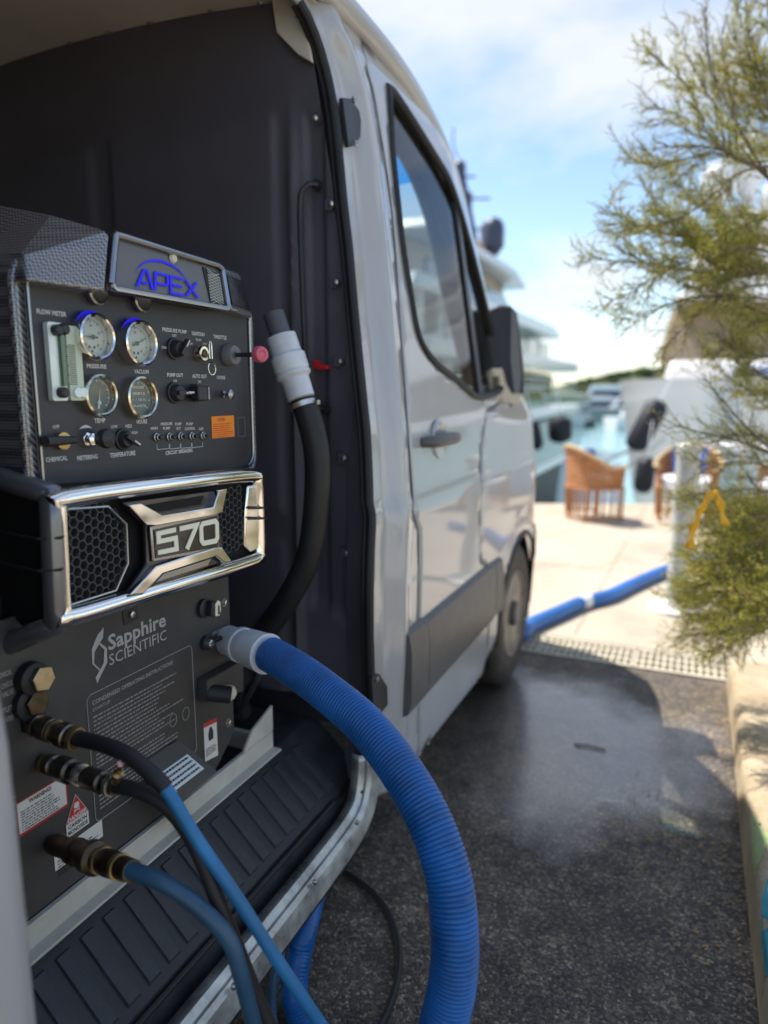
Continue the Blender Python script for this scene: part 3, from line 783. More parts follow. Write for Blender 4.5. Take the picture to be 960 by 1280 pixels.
g = MB(); g.hexa([at(608, 510, 3.0), at(636, 521, 3.14), at(636, 521, 3.26), at(608, 510, 3.22), at(616, 498, 3.04), at(642, 500, 3.09), at(642, 500, 3.17), at(616, 498, 3.17)]); g.build('mirror_arm', BLACKP, mir, bevel=.008)
# wheels
def wheel(x, y, sx):
    w = node('wheel', (x, y, .35), van)
    g = MB(); g.lathe((x, y, .35), (sx, 0, 0), [(-.21, .20), (-.215, .30), (-.20, .335), (-.17, .348), (-.05, .350), (-.025, .344), (-.008, .325), (.0, .30), (.003, .26), (-.004, .225), (-.012, .20)], 64, cap=False); g.build('tyre', TYRE, w)
    g = MB(); g.lathe((x, y, .35), (sx, 0, 0), [(-.012, .208), (-.002, .205), (-.004, .197), (-.03, .190), (-.045, .175), (-.040, .14), (-.022, .115), (-.020, .075), (-.035, .068), (-.035, 0)], 48); g.build('rim', RIM, w)
    g = MB(); g.lathe((x, y, .35), (sx, 0, 0), [(-.035, .062), (.010, .058), (.016, .045), (.018, 0)], 24); g.build('hub_cap', CLAD, w)
    for k in range(12):
        a = 2 * pi * k / 12; g = MB(); q = Vector((x - sx * .0335, y + .156 * cos(a), .35 + .156 * sin(a)))
        g.lathe(q, (sx, 0, 0), [(0, .013), (.001, .013), (.0012, 0)], 10); g.build('rim_hole', RUBBER, w)
wheel(-.725, WY, 1); wheel(2 * VX + .725, WY, -1); wheel(-.725, -.60, 1); wheel(2 * VX + .725, -.60, -1)
# rear flank, far flank, rear end, floor
sheet([(.22, .245), (.22, 2.42), (-2.3, 2.42), (-2.3, .30), (-1.1, .30), (-1.0, .55), (-.8, .74), (-.6, .78), (-.4, .74), (-.2, .55), (-.1, .30), (-.08, .245)], [], lambda a, b: side(min(a, 3), b), .09).build('rear_flank', PAINT, van, solid=.02, sharp=50)
sheet([(3.3, 1.36), (3.0, 1.38), (2.4, 1.40), (2.0, 1.45), (2.0, 2.2), (2.3, 2.34), (1.6, 2.42), (-2.3, 2.42), (-2.3, .245), (2.67, .245), (2.7, .5), (3.07, .78), (3.45, .5), (3.5, .30), (3.88, .30), (3.88, .86), (3.66, 1.2)], [], lambda a, b: Vector((2 * VX - xside(a, b), a, b)), .09).build('far_flank', PAINT, van, solid=-.02, sharp=50)
sheet([(2.02, 1.42), (3.1, 1.42), (3.05, 1.62), (2.74, 1.99), (2.45, 2.2), (2.02, 2.2)], [], lambda a, b: Vector((2 * VX - xside(a, b) + .01, a, b)), .2).build('far_window', GLASS, van)
g = MB(); g.box((VX, -2.31, 1.34), (1.86, .03, 2.14)); g.build('rear_doors', PAINT, van, bevel=.01)
g = MB(); g.box((VX - .07, -.35, .445), (1.40, 3.85, .03)); g.build('load_floor', RUBBER, van)
g = MB(); g.box((VX, 2.35, .50), (1.74, 1.45, .05)); g.build('cab_floor', RUBBER, van)
g = MB(); g.prism([(VX - .84, y, z) for y, z in ((2.85, 1.32), (3.00, 1.42), (3.36, 1.44), (3.36, .9), (2.9, .9))], (1.68, 0, 0)); g.build('dashboard', CABIN, van, bevel=.02)
for x in (-1.25, -2.15):
    s_ = node('seat', (x, 2.1, .5), van)
    g = MB(); g.box((x, 2.25, .80), (.50, .52, .14)); g.box((x, 2.25, .62), (.40, .42, .22)); g.build('cushion', CABIN, s_, bevel=.03)
    g = MB(); g.box((x, 1.98, 1.05), (.48, .13, .42), Matrix.Rotation(radians(10), 3, 'X')); g.build('backrest', CABIN, s_, bevel=.03)
g = MB(); rc = Vector((-2.15, 2.82, 1.32)); axw = Vector((0, -.75, .65)).normalized(); xx_ = Vector((1, 0, 0)); yy_ = axw.cross(xx_)
g.tube([rc + (xx_ * cos(a) + yy_ * sin(a)) * .20 for a in [2 * pi * i / 32 for i in range(33)]], .015, 8, cap=False); g.bar(rc - xx_ * .2, rc + xx_ * .2, .03, .02); g.bar(rc, rc - axw * .25, .05, .05); g.build('steering_wheel', BLACKP, van)
# striker plates on the pillar
for pts in ([(423, 123), (433, 124), (447, 143), (446, 172), (438, 183), (431, 185)], [(464, 846), (473, 842), (482, 858), (482, 880), (474, 890), (464, 892)]):
    q3 = [S2(*p, -.02) for p in pts]; xm = max(q.x for q in q3) + .004
    q3 = [Vector((xm if pts[0][1] > 500 else q.x + .012, q.y, q.z)) for q in q3]
    pl = MB(); pl.prism(q3, (-.012, 0, 0)); po = pl.build('striker_plate', BLACKP, van, bevel=.002)
    for k in ((0.24, .12), (.30, .86)):
        ys = [q.y for q in q3]; zs = [q.z for q in q3]
        q = Vector((max(q.x for q in q3) + .001, min(ys) + (max(ys) - min(ys)) * k[0], max(zs) - (max(zs) - min(zs)) * k[1]))
        h = MB(); h.lathe(q, (1, 0, 0), [(-.004, .008), (.004, .008), (.0045, .0035), (.002, .003), (.002, 0)], 6); h.build('bolt', STEEL, po)
# sliding door, pushed back; its leading edge stands just beside the camera
sd_ = node('sliding_door', (-.64, -.2, .3), van)
prof = [(-.90, 0), (.30, 0), (.435, -.002), (.458, -.010), (.470, -.024), (.468, -.040), (.445, -.048)]
rows = []
for z in [.26 + .06 * i for i in range(37)]:
    tx = lerp(z, ZT, XT) + .088
    notch = .006 * math.exp(-((z - 1.118) / .012) ** 2)
    rows.append([Vector((tx + d, a - (notch if a > .4 else 0) + (.004 * sin(z * 5) if a > .4 else 0), z)) for a, d in prof])
g = MB(); g.grid(rows); g.build('door_panel', PAINT, sd_, solid=.002, sharp=50)
g = MB(); g.grid([[Vector((p.x - .03, p.y - .02, p.z)) for p in (r[6], r[1], r[0])] for r in rows]); g.build('inner_panel', BULK, sd_)

# ================================================================= TRUCK MOUNTED CLEANING MACHINE
mach = thing('cleaning_machine', (-1.30, 1.08, .47), 'black cleaning machine with gauges and chrome 570 grille mounted in the van doorway', 'machine')
GX = -0.95    # gauge panel plane
def P(u, v, x=GX): return onx(u, v, x)
def rrect(y0, y1, z0, z1, r, x, seg=5):
    out = []
    for cy, cz, a0 in ((y1 - r, z1 - r, 0), (y0 + r, z1 - r, 90), (y0 + r, z0 + r, 180), (y1 - r, z0 + r, 270)):
        for k in range(seg + 1):
            a = radians(a0 + 90 * k / seg); out.append(Vector((x, cy + r * cos(a), cz + r * sin(a))))
    return out
GY0, GY1, GZ0, GZ1 = onx(48, 490, GX + .0075).y, 1.362, 1.237, 1.585
con = node('console', (GX - .05, 1.09, GZ0 - .02), mach)
g = MB(); g.prism(rrect(GY0 - .032, GY1 + .022, GZ0 - .030, GZ1 + .02, .045, GX + .004), (-.30, 0, 0)); g.build('console_housing', CARBON, con, bevel=.006, segs=3)
g = MB(); g.prism(rrect(GY0 - .006, GY1 + .006, GZ0 - .006, GZ1, .035, GX + .007), (-.006, 0, 0)); g.build('gauge_plate', PANEL, con)
g = MB(); oo = rrect(GY0 - .008, GY1 + .008, GZ0 - .008, GZ1 + .01, .036, GX + .010); g.tube(oo + oo[:1], .0042, 8, cap=False); g.build('panel_edge', DCHROME, con)
g = MB(); oo = rrect(GY0 - .030, GY1 + .020, GZ0 - .028, GZ1 + .02, .045, GX + .004); g.tube(oo + oo[:1], .0055, 8, cap=False); g.build('outer_edge', CARBON, con)
PF = GX + .0075
# gauges: bezel, dial with print, needle, glass
def gauge(u, v, ru, rv, name, dark, ang, prot, txt=None):
    c = P(u, v, PF + prot); top = P(u, v - rv, PF + prot); R = top.z - c.z
    g_ = node('gauge', (PF, c.y, c.z), mach); g_['label'] = name
    c0 = Vector((PF, c.y, c.z))
    m_ = MB(); m_.lathe(c0, XA, [(0, R * .97), (prot * .7, R * .97), (prot, R), (prot + .004, R * .98), (prot + .006, R * .90), (prot + .004, R * .83), (prot * .3, R * .82)], 48, cap=False); m_.build('bezel', CHROME if not dark else mat('warm_chrome', (.78, .72, .55), .16, metal=1), g_)
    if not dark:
     m_ = MB(); m_.tube([c0 + Vector((prot * .55, R * 1.035 * cos(radians(t)), R * 1.035 * sin(radians(t)))) for t in range(50, 152, 6)], lambda s_, L: .0026 * sin(pi * max(.04, min(.96, s_ / L))) + .0002, 6); m_.build('blue_glow_arc', BLUEG2, g_)  # blue glow on the bezel top, put in as a glowing arc
    m_ = MB(); m_.lathe(c0, XA, [(prot * .35, R * .83), (prot * .36, 0)], 40); m_.build('dial', DIALD if dark else DIAL, g_)
    dx = PF + prot * .36
    def pt(a, r): return Vector((dx, c.y + R * r * cos(a), c.z + R * r * sin(a)))
    m_ = MB()
    N = 41
    for k in range(N):
        a = radians(225 - 270 * k / (N - 1)); L = .12 if k % 5 == 0 else .06
        t_ = Vector((0, -sin(a), cos(a))) * R * (.012 if k % 5 else .02)
        p0, p1 = pt(a, .74 - L), pt(a, .74)
        m_.add([p0 - t_ + XA * .0005, p0 + t_ + XA * .0005, p1 + t_ + XA * .0005, p1 - t_ + XA * .0005], [(0, 1, 2, 3)])
    if name.startswith(('pressure', 'vacuum')):
        for k in range(5):
            a = radians(225 - 67.5 * k); q = pt(a, .47)
            text_mb(m_, ['0', '5', '10', '15', '20'][k] if 'vac' not in name else ['0', '5', '15', '20', '30'][k], q + Vector((.0006, -R * .06, -R * .05)), YA, ZA, R * .13, R * .11, .02)
        for sy, sz, r_ in ((-.13, -.42, .07), (.13, -.42, .07), (0, -.60, .06)):
            m_.lathe(c0 + Vector((prot * .36 + .0005, R * sy, R * sz)), XA, [(0, R * r_), (.0002, R * r_ * .95), (.0002, 0)], 10)
    if txt:
        for i, (s_, w_, h_) in enumerate(txt):
            z_ = c.z + R * (.42 - i * .29)
            text_mb(m_, s_, Vector((dx + .0006, c.y - R * w_ / 2, z_)), YA, ZA, R * w_, R * h_, .02)
    m_.build('dial_print', PRINT if dark else INK, g_, smooth=False)
    if ang is not None:
        a = radians(ang); d = Vector((0, cos(a), sin(a))); t_ = Vector((0, -sin(a), cos(a))); q = Vector((PF + prot * .55, c.y, c.z)) + (Vector((0, 0, -R * .35)) if dark else Vector((0, 0, 0)))
        m_ = MB(); m_.prism([q - d * R * .28 - t_ * R * .05, q - d * R * .28 + t_ * R * .05, q + t_ * R * .03, q + d * R * .66, q - t_ * R * .03], (.0008, 0, 0)); m_.lathe(q, XA, [(0, R * .10), (.002, R * .10), (.003, R * .04), (.003, 0)], 14)
        m_.build('needle', PRINT if dark else INK, g_)
    m_ = MB(); m_.lathe(c0, XA, [(prot * .85, R * .825), (prot * .90, R * .5), (prot * .92, 0)], 40); m_.build('gauge_glass', GGLASS, g_)
gauge(121, 421, 22, 30, 'pressure gauge with its needle pointing left', False, 178, .020)
gauge(176, 429, 19, 29, 'vacuum gauge with its needle pointing up to the right', False, 22, .020)
gauge(126, 494, 19, 27, 'dark temperature gauge in a brassy bezel', True, 80, .012)
gauge(177.5, 497, 18, 27, 'dark hour meter with lines of white print', True, None, .012, [('HOURS', .7, .12), ('00812', .8, .13), ('1 / 10 h', .8, .12), ('QUARTZ', .9, .12)])
for u, v in ((117, 366), (173, 376)):   # two lamps tucked under the visor
    c = P(u, v, PF); m_ = MB(); m_.lathe((PF, c.y, c.z), XA, [(0, .020), (.012, .021), (.014, .018), (.012, .014), (.012, 0)], 32); m_.build('panel_lamp', DCHROME, mach)
# flow meter
fm = node('flow_meter', P(76, 450), mach)
a, b = P(53, 402, PF), P(100, 502, PF)
g = MB(); g.prism(rrect(a.y, a.y + (b.y - a.y) * .47, b.z + .002, a.z, .004, PF), (.010, 0, 0)); g.build('clear_body', CLEAR, fm, bevel=.002)
g = MB(); g.prism(rrect(a.y + (b.y - a.y) * .53, b.y, b.z + .002, a.z - .003, .004, PF), (.012, 0, 0)); g.build('scale_plate', GREENG, fm, bevel=.002)
g = MB(); g.tube([Vector((PF + .012, a.y + (b.y - a.y) * .36, z)) for z in (b.z + .025, a.z - .02)], .006, 12); g.build('sight_tube', mat('dark_green_tube', (.06, .14, .08), .15, coat=1), fm)
g = MB()
for k in range(22):
    z = b.z + .028 + k * (a.z - b.z - .062) / 21; L = .022 if k % 5 == 0 else .014
    g.box((PF + .0126, b.y - .010 - L / 2 - .004, z), (.0006, L, .0010))
g.build('scale_print', INK, fm)
for yk, zk in ((.22, .90), (.25, .12), (.42, .92)):
    q = Vector((PF + .010, a.y + (b.y - a.y) * yk, b.z + (a.z - b.z) * zk)); g = MB(); g.lathe(q, XA, [(0, .009), (.010, .0085), (.012, .006), (.012, 0)], 16); g.build('screw_knob', BLACKP, fm)
for zk in (.12,):
    for yk in (.72, .90):
        q = Vector((PF + .012, a.y + (b.y - a.y) * yk, b.z + (a.z - b.z) * zk)); g = MB(); g.lathe(q, XA, [(0, .0085), (.006, .008), (.007, 0)], 16); g.build('clear_knob', CLEAR, fm)
# printed words
W_ = [('FLOW METER', 46, 392, 83, 6.5, 0), ('PRESSURE', 108.5, 460, 133, 5.5, 0), ('VACUUM', 168, 467, 186, 5.5, 0), ('TEMP', 118, 529, 132, 6, 0), ('HOURS', 171, 530, 184, 5.5, 0),
      ('PRESSURE PUMP', 203, 414, 233.5, 5, 0), ('OFF', 215, 421, 220.5, 3.4, 0), ('ON', 202, 436, 208, 3.8, 0), ('IGNITION', 240, 419, 255.5, 5, 0), ('RUN', 245, 426, 251.5, 3, 0), ('OFF', 236.5, 431, 241, 2.8, 0), ('START', 253.5, 431, 259, 2.6, 0), ('THROTTLE', 267, 423, 283, 5, 0),
      ('PUMP OUT', 209, 471, 229, 5, 0), ('OFF', 216.5, 478, 221.5, 3.4, 0), ('AUTO OUT', 240.5, 472.5, 258.5, 5, 0), ('OFF', 247.5, 479, 251.5, 3.4, 0), ('CHOKE', 271, 474, 281.5, 4.5, 0),
      ('OFF', 66, 536, 74.5, 4.5, 0), ('CHEMICAL', 57.5, 578, 85, 6, 0), ('METERING', 96.5, 576, 122.5, 6, 0), ('TEMPERATURE', 137.5, 572.5, 169.5, 6, 0), ('LOW', 139, 535.5, 147, 4.2, 0), ('MED', 157, 535, 165, 4.2, 0), ('HIGH', 163, 543, 172, 3.6, 0),
      ('MAIN', 188.5, 537.5, 197, 3.8, 0), ('PRESSURE', 201, 532, 215.5, 3.6, 0), ('PUMP', 204, 537.5, 213, 3.6, 0), ('PUMP', 219, 532, 227, 3.6, 0), ('OUT', 220.5, 537.5, 226, 3.6, 0), ('PUMP', 233, 532, 241.5, 3.6, 0), ('CONTROL', 231, 538, 244, 3.6, 0), ('AUX', 248.5, 538, 254.5, 3.6, 0),
      ('CIRCUIT BREAKERS', 207, 569, 241, 5, 0), ('SAPPHIRE  SCI.', 200, 395, 234, 4, 1), ('TRUCK', 238, 398, 252, 4, 1)]
for s_, u, v, u2, h_, dim in W_:
    if dim: continue
    ftext('label_text', s_, u, v, u2, h_, PF + .0004, PRINT, mach, bold=.035 if h_ > 4.6 else .02)
# circuit breakers and their bracket line
bk = []
for u, v in ((195, 546.5), (211, 546), (225, 545.5), (239, 545), (253, 544.5)):
    q = P(u, v, PF); q.x = PF; bk.append(q)
    b_ = node('circuit_breaker', q, mach)
    g = MB(); g.lathe(q, XA, [(0, .0085), (.003, .0085), (.004, .0065), (.008, .006), (.009, .004)], 16); g.build('collar', DCHROME, b_)
    g = MB(); g.lathe(q + XA * .006, XA, [(0, .0042), (.008, .004), (.009, .003), (.009, 0)], 12); g.build('button', BLACKP, b_)
g = MB()
for i in range(4):
    a, b = bk[i], bk[i + 1]; z = a.z - .024
    pl = [(a.y + .001, a.z - .014), (a.y + .001, z), (b.y - .001, z), (b.y - .001, b.z - .014)]
    for (y0, z0), (y1, z1) in zip(pl, pl[1:]): g.box((PF + .0004, (y0 + y1) / 2, (z0 + z1) / 2), (.0004, max(.0011, abs(y1 - y0) - .001), max(.0011, abs(z1 - z0) - .0005)))
g.build('bracket_line', PRINT, mach)
# knobs
def knob(u, v, r, L, m_, name='knob', pointer=None, fl=None, skirt=True):
    q = P(u, v, PF); q.x = PF; k_ = node(name, q, mach)
    g = MB(); g.lathe(q, XA, ([(0, r * 1.25), (.004, r * 1.2)] if skirt else []) + [(.005, r), (L - .002, r * .9), (L, r * .8), (L + .0002, 0)], 28); g.build('knob_body', m_, k_)
    if pointer is not None:
        a = radians(pointer); d = Vector((0, cos(a), sin(a))); t_ = Vector((0, -sin(a), cos(a)))
        g = MB(); c0 = q + XA * (L + .0002)
        g.prism([c0 - d * r * .9 - t_ * r * .25, c0 - d * r * .9 + t_ * r * .25, c0 + d * r * 1.25 + t_ * r * .22, c0 + d * r * 1.25 - t_ * r * .22], (.010, 0, 0)); g.build('grip', m_, k_, bevel=.001)
        g = MB(); c1 = q + XA * (L + .0104)
        g.prism([c1 + d * r * .25 - t_ * r * .09, c1 + d * r * .25 + t_ * r * .09, c1 + d * r * 1.2 + t_ * r * .09, c1 + d * r * 1.2 - t_ * r * .09], (.0004, 0, 0)); g.build('pointer', PRINT, k_)
    return k_
knob(217, 436, .017, .020, BLACKP, pointer=52)
knob(217, 491, .017, .018, BLACKP, pointer=0)
g = MB(); q = P(234.5, 490.5, PF + .02); g.box((PF + .030, q.y, q.z), (.0008, .016, .0035)); g.build('pointer_mark', PRINT, mach)
knob(153, 549, .016, .016, BLACKP, pointer=-32)
# ignition lock with hanging key ring
q = P(247, 442, PF); q.x = PF; ig = node('ignition_lock', q, mach)
g = MB(); g.lathe(q, XA, [(0, .0165), (.014, .0165), (.018, .014), (.018, .009), (.014, .008), (.014, 0)], 32); g.build('lock_ring', mat('warm_chrome', (.78, .72, .55), .16, metal=1), ig)
g = MB(); g.lathe(q + XA * .014, XA, [(0, .0075), (.006, .007), (.007, 0)], 16); g.build('barrel', BRONZE, ig)
kq = P(263, 430, PF + .012)
g = MB(); g.tube(catmull([kq + Vector((0, -.004, -.030)), kq + Vector((0, -.0035, 0)), kq + Vector((0, 0, .006)), kq + Vector((0, .0035, 0)), kq + Vector((0, .004, -.030))], .003), .0013, 6); g.build('clip', CHROME, ig)
g = MB(); g.tube([kq + Vector((.001, .012 * cos(a), -.050 + .013 * sin(a))) for a in [2 * pi * i / 24 for i in range(25)]], .0012, 6, cap=False); g.build('key_ring', CHROME, ig)
# throttle: collar, rod and pink knob out in front of the frame
q = P(285, 444, PF); q.x = PF; th = node('throttle_pull', q, mach)
g = MB(); g.lathe(q, XA, [(0, .024), (.012, .024), (.020, .020), (.020, .008), (.024, .008), (.024, 0)], 28); g.build('collar', mat('worn_grey_plastic', (.17, .17, .18), .5), th)
te = at(323, 443, (q - Vector((0, 0, CAM_H))).dot(FW) - .075)
g = MB(); g.tube([q + XA * .02, te], .005, 10); g.build('rod', BLACKP, th)
d_ = (te - q).normalized()
g = MB(); g.lathe(te - d_ * .006, d_, [(0, .010), (.004, .0165), (.014, .0175), (.020, .015), (.022, .009), (.019, .005), (.019, 0)], 28); g.build('pink_knob', PINK, th)
# auto out box knob, choke pull
q = P(243, 491, PF); q.x = PF
k2 = node('square_knob', q, mach)
g = MB(); g.lathe(q, XA, [(0, .018), (.014, .018), (.014, 0)], 24); g.build('knob_base', BLACKP, k2)
a = P(247, 482, PF + .03); b = P(261, 501, PF + .03)
g = MB(); g.box((PF + .021, (a.y + b.y) / 2, (a.z + b.z) / 2), (.022, b.y - a.y, a.z - b.z)); g.build('knob_cap', BLACKP, k2, bevel=.003)
g = MB(); g.box((PF + .033, b.y - .0025, (a.z + b.z) / 2), (.001, .002, a.z - b.z - .006)); g.build('pointer', PRINT, k2)
q = P(278, 493, PF); q.x = PF; ck = node('choke_pull', q, mach)
g = MB(); g.lathe(q, XA, [(0, .008), (.006, .0075), (.007, .003), (.020, .003), (.020, .0105), (.024, .011), (.027, .006), (.027, 0)], 20); g.build('knob_body', DCHROME, ck)
# chemical handle, metering valve
q = P(75, 551, PF); q.x = PF; cv = node('chemical_valve', q, mach)
g = MB(); g.lathe(q, XA, [(0, .014), (.010, .014), (.012, 0)], 20); g.build('stem', BRASS, cv)
a = P(58, 552, PF + .02); b = P(95, 550, PF + .02)
g = MB(); g.tube([Vector((PF + .018, a.y, a.z)), Vector((PF + .019, (a.y + b.y) / 2, (a.z + b.z) / 2)), Vector((PF + .018, b.y, b.z))], lambda s_, L: .0095 * (1 - .35 * (s_ / L)), 10); g.build('lever', BLACKP, cv)
q = P(108, 549, PF); q.x = PF; mv = node('metering_valve', q, mach)
g = MB(); g.lathe(q, XA, [(0, .012), (.006, .012), (.008, .007), (.012, .007), (.014, .011), (.018, .011), (.020, .007)], 6); g.build('nut', CHROME, mv)
kq = P(130, 548, PF + .02)
dd = (Vector((PF + .034, kq.y, kq.z)) - (q + XA * .01)); 
g = MB(); g.tube([q + XA * .01, Vector((PF + .020, kq.y - .004, kq.z))], .006, 12); g.build('spindle', STEEL, mv)
g = MB(); g.lathe(Vector((PF + .014, kq.y, kq.z)), XA, [(0, .009), (.003, .0155), (.012, .0175), (.018, .015), (.021, .008), (.0215, 0)], 28); g.build('round_knob', BLACKP, mv)
aa = [radians(t) for t in range(45, 136, 10)]
g = MB(); outer = [Vector((PF + .0004, q.y + .020 * cos(t), q.z + .024 * sin(t))) for t in aa]; innr = [Vector((PF + .0004, q.y + (.020 - .004 * sin((t - aa[0]) / (aa[-1] - aa[0]) * pi)) * cos(t), q.z + (.024 - .005 * sin((t - aa[0]) / (aa[-1] - aa[0]) * pi)) * sin(t))) for t in aa]
g.add(outer + innr, [(i, i + 1, len(aa) + i + 1, len(aa) + i) for i in range(len(aa) - 1)]); g.build('arc_mark', PRINT, mach, smooth=False)
# orange sticker
a = P(264, 520, PF); b = P(293, 545, PF)
st = MB(); st.box((PF + .0003, (a.y + b.y) / 2, (a.z + b.z) / 2 - .001), (.0006, b.y - a.y, a.z - b.z)); st = st.build('orange_sticker', ORANGE, mach)
g = MB(); text_mb(g, 'CAUTION', (PF + .0009, a.y + .020, a.z - .012), YA, ZA, .026, .007, .03)
rnd = random.Random(3)
def wordlines(mb, x, y0, y1, z0, n, dz, h, rag=.25):
    for i in range(n):
        y = y0; end = y1 - (y1 - y0) * rnd.random() * rag
        while y < end:
            w = (.25 + rnd.random()) * h * 3.2
            w = min(w, end - y); 
            if w > h * .5: mb.box((x, y + w / 2, z0 - i * dz), (.0003, w, h * (.75 + .25 * rnd.random())))
            y += w + h * .8
wordlines(g, PF + .0009, a.y + .004, b.y - .004, a.z - .018, 7, .0045, .0018)
g.build('sticker_print', RED, st, smooth=False)
a = P(297, 522, PF); b = P(306.5, 545, PF)
g = MB(); pl = rrect(a.y, b.y, b.z, a.z, .002, PF + .0005); g.tube(pl + pl[:1], .0004, 4, cap=False); g.build('label_outline', PRINTD, mach)

# ---- visor: carbon shoulders, grey name panel in a metal frame
HX = GX + .055
vis = node('visor', (GX, 1.09, 1.60), mach)
def q(u, v, x): return onx(u, v, x)
A1, A2, A3, A4 = q(141, 291, HX - .012), q(276, 333, HX - .012), q(285, 388, HX), q(134, 362, HX)
BK = Vector((-.30, 0, .015))
# centre body behind the name panel
g = MB(); g.hexa([A4 - XA * .004, A3 - XA * .004, A3 - XA * .30, A4 - XA * .30, A1 - XA * .004, A2 - XA * .004, A2 + BK, A1 + BK]); g.build('visor_core', BLACKP, vis)
def quadpt(s_, t_, dx=0): # s along, t up
    return A4.lerp(A3, s_).lerp(A1.lerp(A2, s_), t_) + XA * dx
def qpoly(pts, dx=0): return [quadpt(a, b, dx) for a, b in pts]
g = MB(); g.prism(qpoly([(0.0, 0), (1, 0), (1, 1), (0, 1)], -.004), (.003, 0, 0)); g.build('name_panel', FACE, vis)
fo = [(.0, .0), (.5, 0), (1.0, .0), (1.0, .5), (1.0, 1.0), (.5, 1), (.0, 1.0), (0, .5)]
g = MB(); pth = catmull(qpoly([(.012, .10), (.03, .03), (.10, .02), (.5, .02), (.9, .02), (.985, .04), (.99, .12), (.99, .5), (.985, .93), (.95, .975), (.88, .98), (.5, .98), (.06, .98), (.012, .96), (.008, .88), (.008, .5)], .004), .006, True)
g.tube(pth + pth[:1], .0065, 10, cap=False); g.build('name_frame', DCHROME, vis)
# APEX lettering with swoosh
def word(mb, glyphs, fn, w, th):
    for cl, pl in glyphs:
        if cl:
            L_, R_ = stroke(pl, w, True); mb.ringprism([fn(*p) for p in L_], [fn(*p) for p in R_], (th, 0, 0))
        else:
            mb.prism([fn(*p) for p in stroke(pl, w)], (th, 0, 0))
ax_ = .165
def apx(a, b): # letter space: a 0..4 (letters), b 0..1
    return quadpt(.20 + a * .135, .15 + b * .33, .0015)
gl = [(False, [(0.0, 0), (.36, 1), (.52, 1), (.88, 0)]), (False, [(.22, .28), (.60, .28)]),
      (False, [(1.02, 0), (1.02, 1), (1.72, 1), (1.78, .85), (1.78, .55), (1.72, .40), (1.14, .40)]),
      (False, [(2.78, 1), (1.98, 1), (1.98, 0), (2.78, 0)]), (False, [(2.09, .5), (2.70, .5)]),
      (False, [(2.96, 1), (3.74, 0)]), (False, [(2.96, 0), (3.28, .42)]), (False, [(3.42, .58), (3.74, 1)])]
g = MB()
for i, (cl, pl) in enumerate(gl):
    word(g, [(cl, pl)], lambda a, b: apx(a, b) + XA * (.0001 * i), .14, .0012)
g.build('blue_lettering', BLUEP, vis, smooth=False)
g = MB()
aa = [radians(t) for t in range(172, 14, -6)]
o_ = [apx(1.55 + 1.65 * cos(t), .55 + 1.30 * sin(t)) for t in aa]; i_ = [apx(1.55 + (1.65 - .09 * sin(max(0, t))) * cos(t), .55 + (1.30 - .16 * sin(pi * (k / len(aa)))) * sin(t)) for k, t in enumerate(aa)]
g.add(o_ + i_, [(i, i + 1, len(aa) + i + 1, len(aa) + i) for i in range(len(aa) - 1)]); g.build('blue_swoosh', BLUEP, vis, smooth=False)
g = MB(); c_ = quadpt(.50, .86, .001); g.lathe(c_, XA, [(0, .010), (.004, .007), (.0045, 0)], 20); g.build('badge_lamp', mat('ivory', (.6, .58, .45), .4), vis)
# perforated inset at the right end
a_, b_ = (.865, .07), (.985, .90)
g = MB(); g.prism(qpoly([(.83, .06), (.965, .05), (.965, .80), (.79, .86)], -.0008), (.002, 0, 0)); g.build('speaker_plate', RUBBER, vis)
MESHM = mat('mesh_metal', (.42, .41, .38), .4, metal=1)
g = MB()
for k in range(11):
    t0 = .08 + k * .062
    g.bar(quadpt(.825, t0, .0018), quadpt(.958, min(.80, t0 + .16), .0018), .0016, .0016, XA); g.bar(quadpt(.958, t0 - .01, .0022), quadpt(.825, min(.84, t0 + .15), .0022), .0016, .0016, XA)
tag(g.build('speaker_mesh', MESHM, vis), kind='stuff')
# right shoulder
B1, B2, B3, B4 = q(279, 334, HX - .012), q(300, 341, HX - .035), q(316, 398, HX - .028), q(289, 388, HX + .001)
g = MB(); g.hexa([B4, B3, B3 + Vector((-.22, .012, 0)), B4 - XA * .25, B1, B2, B2 + Vector((-.22, .006, 0)), B1 - XA * .25]); g.build('right_shoulder', CARBON, vis, bevel=.006, segs=3)
g = MB(); g.prism([B4.lerp(B1, .15) + XA * .001 + YA * .006, B3.lerp(B2, .15) + XA * .001 - YA * .004, B3.lerp(B2, .82) + XA * .001 - YA * .003, B4.lerp(B1, .85) + XA * .001 + YA * .006], (.0012, 0, 0)); g.build('shoulder_inlay', DCHROME, vis)
# left shoulder: big chamfered carbon cap and the roof of the console running back
C1, C2 = q(139, 289, HX - .004), q(133, 366, HX + .006)
C3 = onx(33, 351, HX - .02); C4 = onx(30, 318, HX - .035)
C5 = onx(64, 268, HX - .085); C6 = C5 + Vector((-.02, 0, 0))
Bk = Vector((-.30, 0, .0))
g = MB()
v_ = [C1, C2, C3, C4, C5, C1 + Vector((-.25, 0, .05)), C2 + Vector((-.25, 0, 0)), ony(-90, 354, C3.y - .004), ony(-90, 322, C4.y - .008), ony(-90, 238, C5.y - .004)]
g.add(v_, [(0, 4, 3), (0, 3, 2, 1), (1, 0, 5, 6), (0, 5, 9, 4), (4, 9, 8, 3), (3, 8, 7, 2), (2, 7, 6, 1), (5, 6, 7, 8, 9)])
g.build('left_shoulder', CARBON, vis, bevel=.007, segs=3, sharp=20)
